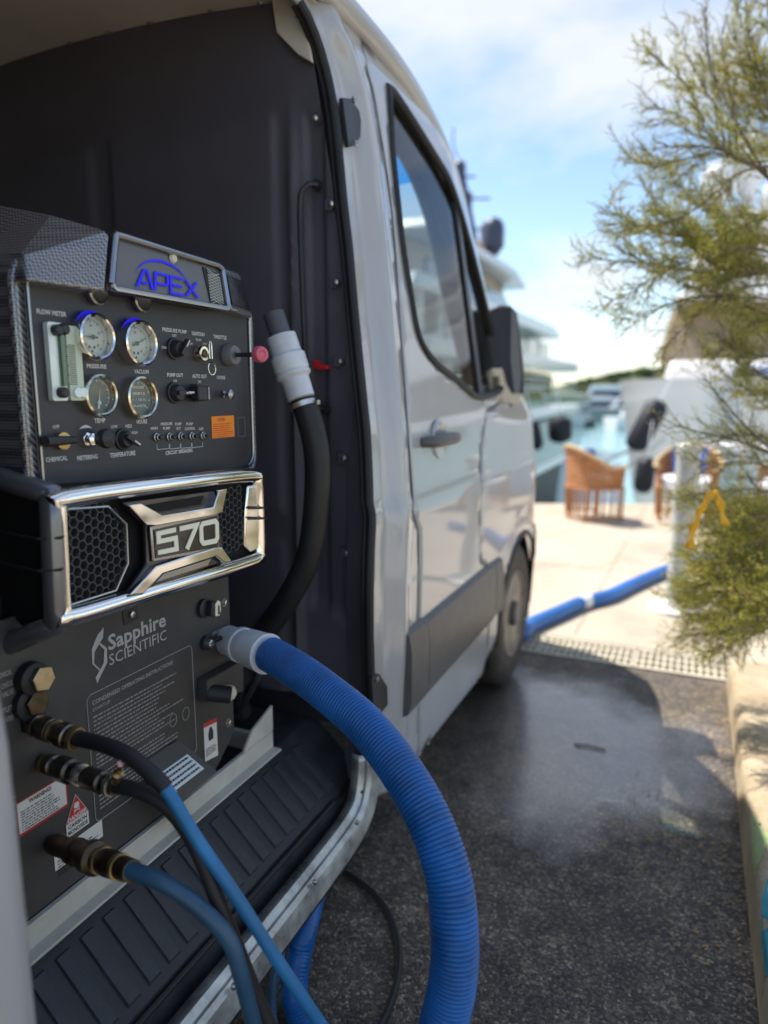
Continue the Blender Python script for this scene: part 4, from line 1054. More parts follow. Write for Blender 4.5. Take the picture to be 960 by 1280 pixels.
# ---- chrome grille: face frame, wrap-round side, honeycomb, centre emblem
BX = -.870
gr = node('grille', (BX - .05, 1.02, 1.02), mach)
def G(u, v, dx=0): p = onx(u, v, BX); p.x += dx; return p
g = MB(); g.hexa([G(72, 785, -.012), G(327, 708, -.012), G(327, 708, -.15), G(72, 785, -.15), G(62, 612, -.012), G(322, 592, -.012), G(322, 592, -.15), G(62, 612, -.15)])
g.build('grille_backing', mat('deep_black', (.004, .004, .005), .8), gr)
def chrome_bar(name, pts, r, m_=CHROME, flat=1.0, closed=False, parent=gr):
    pth = catmull(pts, .008, closed); g = MB(); g.tube(pth + (pth[:1] if closed else []), r, 14, cap=not closed); return g.build(name, m_, parent)
# main outer ring of the face
ring = catmull([G(84, 771, .0), G(200, 735, .004), G(316, 700, 0), G(324, 690, -.003), G(324, 645, -.004), G(321, 603, -.003), G(312, 594, 0), G(200, 606, .004), G(78, 624, .0), G(72, 634, -.002), G(75, 700, -.003), G(78, 760, -.003)], .006, True)
g = MB(); g.tube(ring + ring[:1], .0160, 18, cap=False); g.build('face_frame', CHROME, gr)
# thick right end and lower lip
g = MB(); pr = [G(308, 607, .004), G(318, 606, .006), G(321, 640, .006), G(322, 684, .006), G(312, 690, .004), G(305, 683, .002), G(306, 640, .002)]
g.prism(pr, (-.016, 0, 0)); g.build('right_cheek', CHROME, gr, bevel=.004, segs=3)
g = MB(); g.prism([G(88, 779, .003), G(318, 709, .003), G(314, 694, .010), G(276, 703, .010), G(88, 760, .010)], (-.02, 0, 0)); g.build('lower_lip', CHROME, gr, bevel=.004, segs=3)
# side wrap, running back into the van and flaring
sy = G(75, 700).y - .012
def Ys(u, v): return ony(u, v, sy)
f1, f2 = G(72, 618, -.012), G(78, 782, -.012)
top = catmull([f1, Ys(40, 612) if False else f1 + Vector((-.035, -.014, .010)), f1 + Vector((-.12, -.02, .028)), f1 + Vector((-.24, -.02, .040))], .01)
bot = catmull([f2, f2 + Vector((-.03, -.014, -.012)), f2 + Vector((-.12, -.02, -.055)), f2 + Vector((-.22, -.02, -.10))], .01)
wrap = top[::-1] + catmull([f1, f1.lerp(f2, .12) + Vector((.008, -.008, 0)), f1.lerp(f2, .5) + Vector((.010, -.010, 0)), f1.lerp(f2, .88) + Vector((.008, -.008, 0)), f2], .01)[1:-1] + bot
g = MB(); g.tube(wrap, .0175, 16); g.build('side_frame', mat('satin_silver', (.17, .18, .20), .28, metal=.6, coat=.7, var=.1), gr)
wi = [p + Vector((-.012, .004, 0)) for p in wrap]
cen = Vector((sum(p.x for p in wi) / len(wi), sy, sum(p.z for p in wi) / len(wi)))
g = MB(); g.tube([cen + (p - cen) * .86 + Vector((-.02, .02, 0)) for p in wi], .014, 10); g.build('inner_side_frame', BLACKP, gr)
back_ = [p + Vector((-.01, .035, 0)) for p in wi]
g = MB(); g.prism(back_, (0, .005, 0)); g.build('side_infill', mat('deep_black', (.004, .004, .005), .8), gr)
for vv in (668, 707):
    p0, p1 = G(74, vv + 3, .018), None
    g = MB(); p0 = G(79, vv, .006); g.tube([p0, p0 + Vector((.012, -.020, 0)), p0 + Vector((-.012, -.040, 0)), p0 + Vector((-.10, -.034, .003))], .0022, 6); g.build('band_clip', RUBBER, gr)
for vv in (634, 647):
    g = MB(); a, b = G(303, vv + 1, .014), G(330, vv, .006); g.tube([a, G(316, vv + .5, .020), b], .0022, 6); g.build('band_clip', RUBBER, gr)
# honeycomb
def honey(name, poly, parent):
    R_ = .0092; mb = MB(); pts = [G(*p) for p in poly]; pl = [(p.y, p.z) for p in pts]
    dx = R_ * 1.5; dz = R_ * sqrt(3); y0 = min(p[0] for p in pl); y1 = max(p[0] for p in pl); z0 = min(p[1] for p in pl); z1 = max(p[1] for p in pl)
    seen = set(); i = 0; y = y0
    while y < y1:
        z = z0 + (dz / 2 if i % 2 else 0)
        while z < z1:
            if inpoly((y, z), pl):
                c = [(y + R_ * cos(radians(60 * k)), z + R_ * sin(radians(60 * k))) for k in range(6)]
                for k in range(6):
                    a, b = c[k], c[(k + 1) % 6]; key = (round((a[0] + b[0]) * 2000), round((a[1] + b[1]) * 2000))
                    if key in seen: continue
                    seen.add(key)
                    A_ = Vector((BX - .004, a[0], a[1])); B_ = Vector((BX - .004, b[0], b[1])); n_ = (B_ - A_).cross(XA).normalized() * .0007
                    mb.hexa([A_ - n_ - XA * .008, B_ - n_ - XA * .008, B_ + n_ - XA * .008, A_ + n_ - XA * .008, A_ - n_, B_ - n_, B_ + n_, A_ + n_])
            z += dz
        y += dx; i += 1
    return mb.build(name, mat('honeycomb_grey', (.085, .09, .10), .35, metal=.4), parent)
honey('honeycomb_mesh', [(76, 637), (133, 632), (158, 655), (158, 705), (143, 738), (84, 756)], gr)
honey('honeycomb_mesh', [(270, 614), (304, 610), (306, 684), (276, 695), (272, 650)], gr)
for pts in ([(78, 637), (134, 633), (157, 655), (159, 704), (144, 738), (84, 757)],):
    lp = [G(u, v, .001) for u, v in pts]; g = MB(); g.tube(lp, .0022, 6); g.build('mesh_edge', DCHROME, gr)
# centre emblem
EMB = mat('emblem_black', (.02, .02, .022), .25, coat=.6)
g = MB(); g.prism([G(147, 628, .0), G(272, 612, .0), G(268, 640, .0), G(274, 690, .0), G(276, 700, 0), G(150, 745, .0), G(178, 704, .0), G(176, 657, 0)], (.012, 0, 0)); g.build('emblem_body', EMB, gr, bevel=.004)
def extr(name, pts, dx, th, m_, bev=.002):
    g = MB(); g.prism([G(u, v, dx) for u, v in pts], (th, 0, 0)); return g.build(name, m_, gr, bevel=bev, segs=3)
extr('upper_wing', [(148, 631), (163, 628), (190, 643), (255, 633), (262, 612), (272, 610), (266, 640), (256, 643), (182, 656), (170, 655)], .010, .014, CHROME, .004)
extr('upper_slot', [(168, 632), (248, 619), (244, 630), (192, 639)], .012, .002, mat('deep_black', (.004, .004, .005), .8))
extr('lower_wing', [(150, 742), (183, 706), (256, 683), (266, 682), (279, 700), (270, 703), (258, 694), (192, 715), (166, 742)], .010, .013, CHROME, .004)
extr('lower_slot', [(196, 716), (256, 697), (252, 706), (186, 727)], .012, .004, DCHROME, .001)
extr('number_plate', [(177, 657), (263, 638.5), (265, 686), (180, 701)], .008, .012, DCHROME, .0025)
extr('number_field', [(180.5, 661), (261, 643.5), (262, 682), (183, 696.5)], .0205, .0008, mat('field_black', (.012, .012, .012), .35, coat=.5), 0)
n0, n1, n2, n3 = G(184, 692.5), G(260, 677.5), G(259, 646), G(182.5, 662.5)
def num(a, b): a = -.01 + a * 1.03; b = -.02 + b * 1.04; p = n0.lerp(n1, a).lerp(n3.lerp(n2, a), b); p.x = BX + .0216; return p
def numg(a, b): return num((a * .30) , b)
for name, cl, pl, ox, wz in (('digit', 0, [(.92, .90), (.06, .90), (.06, .56), (.90, .56), (.92, .10), (.0, .10)], 0.0, .20), ('digit', 0, [(.0, .90), (.92, .90), (.34, 0.0)], 1.12, .20), ('digit', 1, [(.12, .10), (.84, .10), (.94, .22), (.94, .78), (.84, .90), (.12, .90), (.02, .78), (.02, .22)], 2.26, .20)):
    g = MB(); word(g, [(cl, pl)], lambda a, b: num(.02 + (ox + a) * .300, .02 + b * .94), wz, .0022); g.build(name, CREAM, gr, smooth=False, bevel=0)
# ---- lower cabinet panel
LX = -.960
def Lp(u, v, dx=0): p = onx(u, v, LX); p.x += dx; return p
LY0, LY1, LZ0, LZ1 = .66, 1.283, .540, 1.05
g = MB(); g.prism([Vector((LX, LY0, LZ0 - .01)), Vector((LX, 1.20, LZ0 - .01)), Vector((LX, 1.272, .585)), Vector((LX, LY1, .60)), Vector((LX, LY1, LZ1)), Vector((LX, LY0, LZ1))], (-.012, 0, 0)); lpn = g.build('lower_panel', LPANEL, mach, bevel=.002)
g = MB(); g.box((-1.36, .97, .78), (.74, .60, .60)); g.build('cabinet', RUBBER, mach)
g = MB(); g.box((-1.36, 1.09, 1.37), (.6, .5, .5)); g.build('upper_cabinet', RUBBER, mach)
LF = LX + .0006
def Lt(s_, u, v, u2, h_, m_=PRINT, bold=.015, par=mach): return ftext('label_text', s_, u, v, u2, h_, LF, m_, par, bold)
SIL = mat('silver_print', (.42, .42, .40), .45)
def ltext(s_, u, v, u2, v2, h_, m_, bold):
    # baseline is level in the real world; only its ends are given
    a = onx(u, v, LF); b = onx(u2, v2, LF); t_ = onx(u, v - h_, LF)
    g = MB(); text_mb(g, s_, (LF, a.y, (a.z + b.z) / 2 if abs(a.z - b.z) < .02 else a.z), YA, ZA, b.y - a.y, t_.z - a.z, bold); return g.build('label_text', m_, mach, smooth=False)
ltext('Sapphire', 136, 817, 208, 790, 26, SIL, .022)
ltext('SCIENTIFIC', 137, 830, 208.5, 801, 14, SIL, .0)
def lsym(pts): 
    g = MB(); g.prism([Lp(u, v, .0006) for u, v in pts], (.0006, 0, 0)); return g.build('crystal_mark', SIL, mach, smooth=False)
lsym([(129, 784), (128, 797), (117.5, 815), (117, 829), (124, 836), (124.5, 839), (115, 830), (114, 812), (121, 794)])
lsym([(121, 854), (119, 847), (129, 829), (130, 812), (124, 806), (123.5, 802.5), (133, 810), (133.5, 828), (126, 843)])
a, b = Lp(107, 868), Lp(242, 905)
bx = [Lp(107, 868), Lp(239, 808), Lp(242, 905), Lp(113, 975)]
y0, y1, z1, z0 = bx[0].y, bx[1].y, (bx[0].z + bx[1].z) / 2, .615
pl = rrect(y0, y1, z0, z1, .012, LF + .0003)
g = MB(); g.tube(pl + pl[:1], .0010, 4, cap=False); g.build('instruction_border', PRINTD, mach)
g = MB(); text_mb(g, 'CONDENSED OPERATING INSTRUCTIONS', (LF + .0003, y0 + .012, z1 - .022), YA, ZA, .215, .0085, .03); text_mb(g, 'STARTUP', (LF + .0003, y0 + .012, z1 - .034), YA, ZA, .042, .006, .02)
g.build('label_text', PRINTD, mach, smooth=False)
g = MB(); wordlines(g, LF + .0003, y0 + .012, y1 - .02, z1 - .045, 13, .0082, .0030, .45); wordlines(g, LF + .0003, y0 + .012, y1 - .05, z1 - .160, 9, .0082, .0030, .5)
tag(g.build('small_print', PRINTD, mach, smooth=False), kind='stuff')
for u, v in ((216, 900), (232, 892)):
    c_ = Lp(u, v, .0008); g = MB(); g.tube([c_ + Vector((0, .011 * cos(t), .014 * sin(t))) for t in [2 * pi * i / 20 for i in range(21)]], .0008, 4, cap=False); g.build('round_mark', PRINTD, mach)
# controls on the lower panel
def Lknob(u, v, r, L, m1, nm):
    c_ = Lp(u, v); c_.x = LX; k_ = node(nm, c_, mach)
    g = MB(); g.lathe(c_, XA, [(0, r), (.010, r), (.012, r * .6), (.012, 0)], 24); g.build('collar', BLACKP, k_)
    return c_, k_
c_, k_ = Lknob(253, 760, .021, .03, BLACKP, 'selector_switch')
g = MB(); g.prism([c_ + Vector((.012, -.004, -.016)), c_ + Vector((.012, .012, -.020)), c_ + Vector((.012, .014, .016)), c_ + Vector((.012, .002, .018))], (.014, 0, 0)); g.build('paddle', BLACKP, k_, bevel=.003)
c2 = c_ + Vector((.018, .018, -.002))
g = MB(); g.prism([c2 + Vector((.008, -.010, -.016)), c2 + Vector((.008, .004, -.018)), c2 + Vector((.008, .010, -.006)), c2 + Vector((.008, .009, .012)), c2 + Vector((.008, .001, .018)), c2 + Vector((.008, -.009, .012))], (.003, 0, 0)); g.build('pointer_cap', CREAM, k_, bevel=.001)
g = MB(); g.prism([c2 + Vector((.0115, -.002, -.014)), c2 + Vector((.0115, .004, -.014)), c2 + Vector((.0115, .003, .004)), c2 + Vector((.0115, .001, .008)), c2 + Vector((.0115, -.001, .004))], (.0008, 0, 0)); g.build('pointer_arrow', BRONZE, k_)
c_, k_ = Lknob(255, 803, .016, .02, BLACKP, 'push_switch')
g = MB(); g.lathe(c_ + XA * .012, XA, [(0, .010), (.010, .009), (.012, .006), (.012, 0)], 14); g.build('chrome_boss', CHROME, k_)
g = MB(); g.bar(c_ + XA * .016, c_ + Vector((.022, .034, .004)), .008, .010); g.build('toggle', BLACKP, k_, bevel=.002)
Lt('PRIME', 266, 795, 280, 4.5, PRINTD)
for u, v, r in ((163, 768, .008), (280, 753, .0075), (285, 903, .008)):
    c_ = Lp(u, v); c_.x = LX; b_ = MB(); b_.lathe(c_, XA, [(0, r * 1.3), (.002, r * 1.3), (.002, r), (.007, r * .85), (.008, r * .4), (.006, r * .35), (.006, 0)], 6 if u == 163 else 16); b_.build('panel_bolt', STEEL, mach)
g = MB(); g.box(Lp(163, 768, .0012), (.002, .040, .030)); g.build('bolt_plate', BLACKP, mach, bevel=.004)
# filler caps on the left: hex caps in a black collar
g = MB(); a, b = Lp(22, 842), Lp(53, 905); g.prism(rrect(a.y - .004, b.y, b.z + .0, a.z, .010, LX + .001), (.008, 0, 0)); g.build('cap_recess', RUBBER, mach)
for u, v, m_, L in ((39, 845, mat('pale_brass', (.62, .52, .34), .35, metal=1, var=.15, vscale=60), .030), (36.5, 876, BRONZE, .022)):
    c_ = Lp(u, v); c_.x = LX; k_ = node('filler_cap', c_, mach)
    g = MB(); g.lathe(c_ - YA * .006, XA, [(0, .027), (L * .6, .027), (L * .7, .022), (L * .7, 0)], 28); g.build('cap_collar', RUBBER, k_)
    g = MB(); g.lathe(c_, XA, [(L * .5, .0215), (L, .0215), (L + .001, .020), (L + .001, 0)], 6); g.build('hex_head', m_, k_, smooth=False)
for s_, u, v, u2 in (('CHEMICAL', -6, 851, 16, ), ('CHECK', 2, 862, 17), ('VALVE', 3, 873, 18), ('OUTLET', -4, 896, 17), ('WATER', 3, 906, 18)): Lt(s_, u, v, u2, 7, PRINTD, .02)
# bracket box with the ivory button at right
o_ = Lp(246, 850); g = MB()
p0, p1, p2, p3 = Lp(246, 848), Lp(292, 822), Lp(292, 862), Lp(246, 876)
g.hexa([p3, p2, p2 + XA * .03, p3 + XA * .03, p0, p1, p1 + XA * .03, p0 + XA * .03]); g.build('valve_bracket', LPANEL, mach, bevel=.004)
e0, e1 = p3.lerp(p0, .4) + Vector((.03, .02, 0)), None
cq = at(292, 866, (p2 - Vector((0, 0, CAM_H))).dot(FW) - .10)
g = MB(); g.tube([p3.lerp(p0, .35) + Vector((.02, .01, 0)), cq - Vector((.0, .012, 0))], .019, 16); g.build('valve_barrel', RUBBER, mach)
vd_ = Vector((.75, .62, -.1)).normalized()
g = MB(); g.lathe(cq, vd_, [(-.02, .017), (-.004, .017), (0, .0145), (.003, .0125), (.004, .008), (.006, .007), (.0065, 0)], 24); g.build('ivory_button', mat('ivory', (.6, .58, .45), .4), mach)
# stickers
def sticker(pts, m_, name, dx=.0008):
    g = MB(); g.prism([Lp(u, v, dx) for u, v in pts], (.0004, 0, 0)); return g.build(name, m_, mach, smooth=False)
s1 = sticker([(254, 905), (270, 897), (272, 944), (256, 952)], LABEL, 'hand_warning_sticker')
y0_, z1_ = Lp(254, 905).y, Lp(254, 905).z; y1_ = Lp(270, 897).y; z0_ = Lp(256, 952).z
g = MB(); g.prism([Lp(u, v, .0014) for u, v in ((254, 905), (270, 897), (270.3, 902), (254.3, 910))], (.0003, 0, 0)); g.build('sticker_header', RED, s1)
yc = (y0_ + y1_) / 2; zc_ = z1_ - (z1_ - z0_) * .38; hx = LF + .0010
g = MB(); g.prism([(hx, yc - .008, zc_ - .014), (hx, yc + .008, zc_ - .014), (hx, yc + .009, zc_ + .002), (hx, yc + .004, zc_ + .016), (hx, yc - .003, zc_ + .018), (hx, yc - .009, zc_ + .003)], (.0003, 0, 0)); wordlines(g, hx, y0_ + .004, y1_ - .004, z0_ + .026, 4, .0052, .0026, .2); g.build('sticker_print', INK, s1, smooth=False)
# WARNING sticker lower left
w0, w1 = Lp(31, 992), Lp(84, 975)
y0_, y1_ = .70, Lp(83, 985).y; z1_, z0_ = Lp(72, 973).z, Lp(72, 973).z - .060
g = MB(); g.box((LF + .0004, (y0_ + y1_) / 2, (z0_ + z1_) / 2), (.0006, y1_ - y0_, z1_ - z0_)); s2 = g.build('warning_sticker', RED, mach)
g = MB(); g.box((LF + .0009, (y0_ + y1_) / 2 - .001, (z0_ + z1_) / 2 + .0015), (.0006, y1_ - y0_ - .004, z1_ - z0_ - .007)); g.build('sticker_paper', LABEL, s2)
g = MB(); text_mb(g, 'WARNING!', (LF + .0014, y0_ + .022, z1_ - .012), YA, ZA, .044, .008, .04); wordlines(g, LF + .0014, y0_ + .006, y1_ - .008, z1_ - .019, 8, .0047, .0022, .3); g.build('sticker_print', INK, s2, smooth=False)
# danger triangle
tc_ = Lp(96, 1015); ya_, yb2 = Lp(82, 1034).y, Lp(110, 1018).y; ym = (ya_ + yb2) / 2; zt_ = Lp(94, 992).z; zb_ = zt_ - .046
g = MB(); g.prism([(LF + .0004, ya_, zb_ - .026), (LF + .0004, yb2, zb_ - .026), (LF + .0004, yb2, zb_), (LF + .0004, ym, zt_), (LF + .0004, ya_, zb_)], (.0004, 0, 0)); s3 = g.build('danger_sticker', LABEL, mach, smooth=False)
g = MB(); g.prism([(LF + .0009, ya_ + .001, zb_), (LF + .0009, yb2 - .001, zb_), (LF + .0009, ym, zt_ - .002)], (.0004, 0, 0)); g.build('red_triangle', RED, s3, smooth=False)
g = MB(); text_mb(g, 'DANGER', (LF + .0015, ya_ + .004, zb_ + .001), YA, ZA, yb2 - ya_ - .008, .009, .03)
g.lathe((LF + .0014, ym, zb_ + .025), XA, [(0, .006), (.0003, .006), (.0003, 0)], 14)
for s_ in (1, -1): g.bar((LF + .0015, ym - .007, zb_ + .016 - s_ * .0025), (LF + .0015, ym + .007, zb_ + .016 + s_ * .0025), .0016, .0004, XA)
g.build('skull_print', LABEL, s3, smooth=False)
g = MB(); text_mb(g, 'CARBON', (LF + .0010, ya_ + .004, zb_ - .012), YA, ZA, yb2 - ya_ - .008, .008, .03); text_mb(g, 'MONOXIDE', (LF + .0010, ya_ + .003, zb_ - .023), YA, ZA, yb2 - ya_ - .006, .008, .03); g.build('sticker_print', INK, s3, smooth=False)
ya_, yb2 = Lp(66, 1060).y, Lp(127, 1030).y; zt_ = Lp(127, 1022).z - .003; zb_ = Lp(66, 1094).z + .004
g = MB(); g.box((LF + .0004, (ya_ + yb2) / 2, (zt_ + zb_) / 2), (.0006, yb2 - ya_, zt_ - zb_)); s4 = g.build('notice_sticker', LABEL, mach)
g = MB(); text_mb(g, 'WARNING', (LF + .0010, ya_ + .02, zt_ - .012), YA, ZA, .036, .007, .03); wordlines(g, LF + .001, ya_ + .006, yb2 - .006, zt_ - .019, 6, .0056, .0024, .3); g.build('sticker_print', INK, s4, smooth=False)
# tilted cover plate carrying the pale label
def Q(u, v, x): return onx(u, v, x)
c0, c1, c2_, c3 = Q(168, 965, LX + .003), Q(222, 925, LX + .003), Q(271, 968, LX + .055), Q(218, 1003, LX + .055)
c0 = Vector((LX + .002, c0.y + .02, c1.z)); c3.z = c2_.z = (c2_.z + c3.z) / 2
g = MB(); n_ = (c1 - c0).cross(c3 - c0).normalized(); n_ = n_ if n_.x > 0 else -n_
g.hexa([c0, c1, c2_, c3, c0 + n_ * .003, c1 + n_ * .003, c2_ + n_ * .003, c3 + n_ * .003]); g.add([c0, c3, Vector((LX, c3.y, c3.z)), c1, c2_, Vector((LX, c2_.y, c2_.z))], [(0, 1, 2), (3, 5, 4), (1, 4, 5, 2)]); cvp = g.build('cover_plate', LPANEL, mach)
def cp(a, b, d=.0035): return c0.lerp(c1, a).lerp(c3.lerp(c2_, a), b) + n_ * d
g = MB(); g.prism([cp(.12, .78), cp(.86, .78), cp(.86, .34), cp(.12, .34)], n_ * .0005); pl_ = g.build('pale_label', LABELB, cvp)
g = MB()
for i in range(4):
    a = .16
    while a < .82:
        w = .02 + .05 * rnd.random(); b = .72 - i * .10; e = min(a + w, .82); g.prism([cp(a, b, .0042), cp(e, b, .0042), cp(e, b - .045, .0042), cp(a, b - .045, .0042)], n_ * .0002); a += w + .012
g.build('label_print', INK, pl_, smooth=False)
# cream base frame
g = MB()
for y0_, y1_ in ((.60, 1.43),): g.box((LX + .006, (y0_ + y1_) / 2, .505), (.012, y1_ - y0_, .050)); 
g.box((LX + .022, 1.015, .483), (.030, .83, .006)); g.build('base_rail', TRAY, mach, bevel=.002)
g = MB(); g.prism([(LX + .012, 1.30, .532), (LX + .012, 1.43, .532), (LX + .012, 1.43, .600), (LX + .012, 1.34, .572)], (-.006, 0, 0)); g.build('rail_gusset', TRAY, mach)
g = MB(); g.box((LX - .20, 1.40, .505), (.4, .012, .05)); g.build('base_rail_end', TRAY, mach)
# plumbing seen beyond the cabinet corner
g = MB(); g.tube(catmull([(-1.02, 1.33, .70), (-1.05, 1.42, .66), (-1.1, 1.46, .60), (-1.1, 1.5, .52)], .02), .035, 14); g.build('drain_elbow', RUBBER, mach)
g = MB(); g.lathe((-1.10, 1.43, .66), (.7, -.7, 0), [(0, .055), (.03, .055), (.035, .03), (.035, 0)], 24); g.build('drain_cap', BLACKP, mach)
g = MB(); g.tube(catmull([(-1.0, 1.29, .86), (-1.03, 1.33, .875), (-1.06, 1.37, .90), (-1.1, 1.40, .95)], .01), .004, 6); g.build('red_cable', REDP, mach)
g = MB(); g.tube(catmull([(-1.0, 1.30, .78), (-1.0, 1.36, .70), (-1.08, 1.44, .56), (-1.2, 1.5, .50)], .02), .014, 8); g.tube(catmull([(-1.03, 1.5, .74), (-1.0, 1.45, .67), (-1.06, 1.42, .55)], .02), .010, 8); g.build('rubber_pipes', RUBBER, mach)

# ================================================================= HOSES
def depth(p): return (p - Vector((0, 0, CAM_H))).dot(FW)
# black suction hose standing behind the machine with white check valve
sh = thing('suction_hose', (-1.03, 1.48, .50), 'black suction hose with a white plastic valve, standing between the machine and the bulkhead', 'hose')
sy_ = 1.46
def Sy(u, v, y=sy_): return ony(u, v, y)
g = MB(); g.tube(catmull([Sy(382, 508), Sy(395, 560), Sy(396, 620), Sy(387, 690), Sy(365, 740), Sy(330, 790), Sy(290, 830)], .02), .031, 20); g.build('hose_body', mat('hose_black', (.016, .016, .017), .5, var=.3, bump=.2, bscale=80), sh)
a, b = Sy(342, 392), Sy(380, 508)
dv = (b - a)
g = MB(); g.tube([a, a + dv * .30], lambda s_, L: .0255, 20); g.build('threaded_end', mat('grey_rubber', (.09, .095, .11), .5), sh)
g = MB(); g.lathe(a + dv * .24, dv, [(0, .027), (.002, .036), (.045, .036), (.052, .042), (.085, .042), (.090, .039), (.094, .042), (.100, .042), (.108, .034), (.155, .033), (.158, .026)], 32); g.build('valve_body', PVC, sh)
g = MB(); g.tube([a + dv * .86, a + dv * 1.05], .027, 20); g.build('rubber_cuff', RUBBER, sh)
g = MB(); g.lathe(a + dv * .955, dv, [(0, .0335), (.012, .0335)], 24); g.box(a + dv * .99 + Vector((.034, 0, .008)), (.014, .014, .010)); g.build('hose_clamp', STEEL, sh)
# blue vacuum hose
vh = thing('vacuum_hose', (-.29, .93, 0), 'fat corrugated blue vacuum hose arching from its white cuff down to the asphalt', 'hose')
cf = [at(296, 804, 1.585), at(314, 810, 1.545), at(344, 821, 1.475)]
dc_ = (cf[2] - cf[0])
g = MB(); g.lathe(cf[0] - dc_ * .25, dc_, [(0, .034), (.05, .034), (.052, .040), (.066, .040), (.068, .037), (.085, .038), (.088, .041), (.150, .043), (.160, .044), (.161, .036)], 36); g.build('white_cuff', PVC, vh)
hp = catmull([at(338, 818, 1.49), at(372, 838, 1.42), at(412, 868, 1.34), at(455, 905, 1.27), at(497, 957, 1.20), at(534, 1020, 1.14), at(559, 1090, 1.10), at(568, 1160, 1.08), at(566, 1225, 1.08), at(548, 1300, 1.09), at(515, 1380, 1.12), at(470, 1450, 1.15), Vector((-.44, .75, .045)), Vector((-.60, .62, .045))], .01)
hp = even(hp, .00115)
g = MB(); g.tube(hp, lambda s_, L: .0352 + .0026 * abs(cos(pi * s_ / .0069)) ** .55, 32); g.build('hose_body', BLUEH, vh, sharp=80)
# pressure hoses with quick couplers
def coupler(par, a, b, prof, m_):
    d_ = b - a; L = d_.length; g = MB(); g.lathe(a, d_, [(t * L, r) for t, r in prof], 24); return g.build('coupler', m_, par)
def hose(name, label, fit, pts, r, m1, cut=None, m2=None):
    h_ = thing(name, fit[0], label, 'hose', 'pressure hoses plugged into the machine')
    pth = even(catmull(pts, .01), .01)
    if cut:
        k = min(range(len(pth)), key=lambda i: (pth[i] - cut).length)
        g = MB(); g.tube(pth[:k + 1], r * 1.22, 16); g.build('hose_sleeve', m2, h_)
        g = MB(); g.tube(pth[k:], r, 16); g.build('hose_body', m1, h_)
    else:
        g = MB(); g.tube(pth, r, 16); g.build('hose_body', m1, h_)
    return h_
DBR = mat('dark_bronze2', (.16, .14, .12), .35, metal=1, var=.35, vscale=50)
BRT = mat('bright_brass', (.62, .50, .30), .3, metal=1, var=.2, vscale=50)
a, b = Lp(36, 904, .01), at(98, 925, 1.10)
cutp = at(207, 986, 1.03)
h1 = hose('pressure_hose', 'black sleeved hose turning bright blue, from the highest dark coupler over the sill', [a, b], [at(92, 922, 1.105), at(130, 931, 1.07), at(160, 944, 1.05), at(190, 968, 1.035), at(210, 990, 1.03), at(248, 1052, 1.03), at(300, 1128, 1.04), at(345, 1198, 1.06), at(395, 1272, 1.09), at(440, 1340, 1.12), at(470, 1400, 1.15)], .0100, BLUEG, cutp, RUBBER)
coupler(h1, a, b, [(0, .017), (.10, .018), (.12, .013), (.2, .013), (.22, .019), (.40, .019), (.43, .014), (.5, .014), (.52, .017), (.62, .017), (.63, .020), (.78, .020), (.80, .017), (.98, .016)], DBR)
coupler(h1, a.lerp(b, .44), a.lerp(b, .50), [(0, .015), (0.1, .0195), (1, .0195), (1.05, .014)], BRT); coupler(h1, a.lerp(b, .86), a.lerp(b, .97), [(0, .015), (0.1, .0185), (1, .0185), (1.05, .014)], BRASS)
a, b = Lp(52, 952, .005), at(146, 984, 1.07)
h2 = hose('pressure_hose', 'plain black hose from the middle coupler, beside its small red-tipped tap', [a, b], [at(140, 982, 1.075), at(165, 986, 1.06), at(195, 998, 1.05), at(222, 1022, 1.045), at(248, 1065, 1.04), at(272, 1125, 1.04), at(296, 1185, 1.05), at(322, 1250, 1.07), at(350, 1310, 1.09), at(380, 1380, 1.12)], .0118, RUBBER)
coupler(h2, a, b, [(0, .014), (.06, .014), (.08, .017), (.16, .017), (.18, .011), (.22, .011), (.24, .0205), (.40, .0205), (.42, .016), (.5, .016), (.52, .013), (.60, .0155), (.62, .0175), (.82, .0175), (.84, .014), (1, .014)], DBR)
coupler(h2, a.lerp(b, .50), a.lerp(b, .54), [(0, .012), (0.1, .0175), (1, .0175), (1.05, .012)], STEEL); coupler(h2, a.lerp(b, .90), a.lerp(b, .95), [(0, .012), (0.1, .0165), (1, .0165), (1.05, .012)], STEEL); coupler(h2, a.lerp(b, .02), a.lerp(b, .07), [(0, .012), (0.1, .0165), (1, .0165), (1.05, .012)], BRASS)
c_ = at(147, 963, 1.06); tp = node('tap', c_, h2)
g = MB(); g.lathe(at(145, 978, 1.065), at(149, 962, 1.05) - at(145, 978, 1.065), [(0, .007), (.010, .006), (.012, .009), (.022, .009), (.024, .004), (.03, .004)], 14); g.build('tap_stem', BRASS, tp)
g = MB(); g.lathe(at(150, 955, 1.045), (.6, 0, .4), [(0, .0055), (.003, .0055), (.004, 0)], 14); g.build('tap_tip', mat('pinkish_white', (.75, .5, .5), .4), tp)
g = MB(); g.bar(at(148, 960, 1.05), at(160, 957, 1.04), .003, .003); g.build('tap_lever', BRASS, tp)
a, b = Lp(62, 1053, .005), at(168, 1090, 1.03)
h3 = hose('pressure_hose', 'slate blue hose from the lowest brown coupler, hanging over the van sill', [a, b], [at(160, 1087, 1.035), at(195, 1099, 1.02), at(228, 1118, 1.015), at(262, 1146, 1.015), at(288, 1178, 1.02), at(300, 1215, 1.03), at(312, 1260, 1.05), at(330, 1330, 1.08), at(345, 1400, 1.1)], .0125, BLUES)
coupler(h3, a, b, [(0, .014), (.04, .017), (.18, .017), (.20, .0145), (.26, .0145), (.28, .021), (.34, .022), (.36, .0185), (.44, .019), (.50, .026), (.58, .026), (.60, .0185), (.66, .0185), (.68, .020), (.76, .020), (.78, .0175), (.98, .0165)], BRONZE)
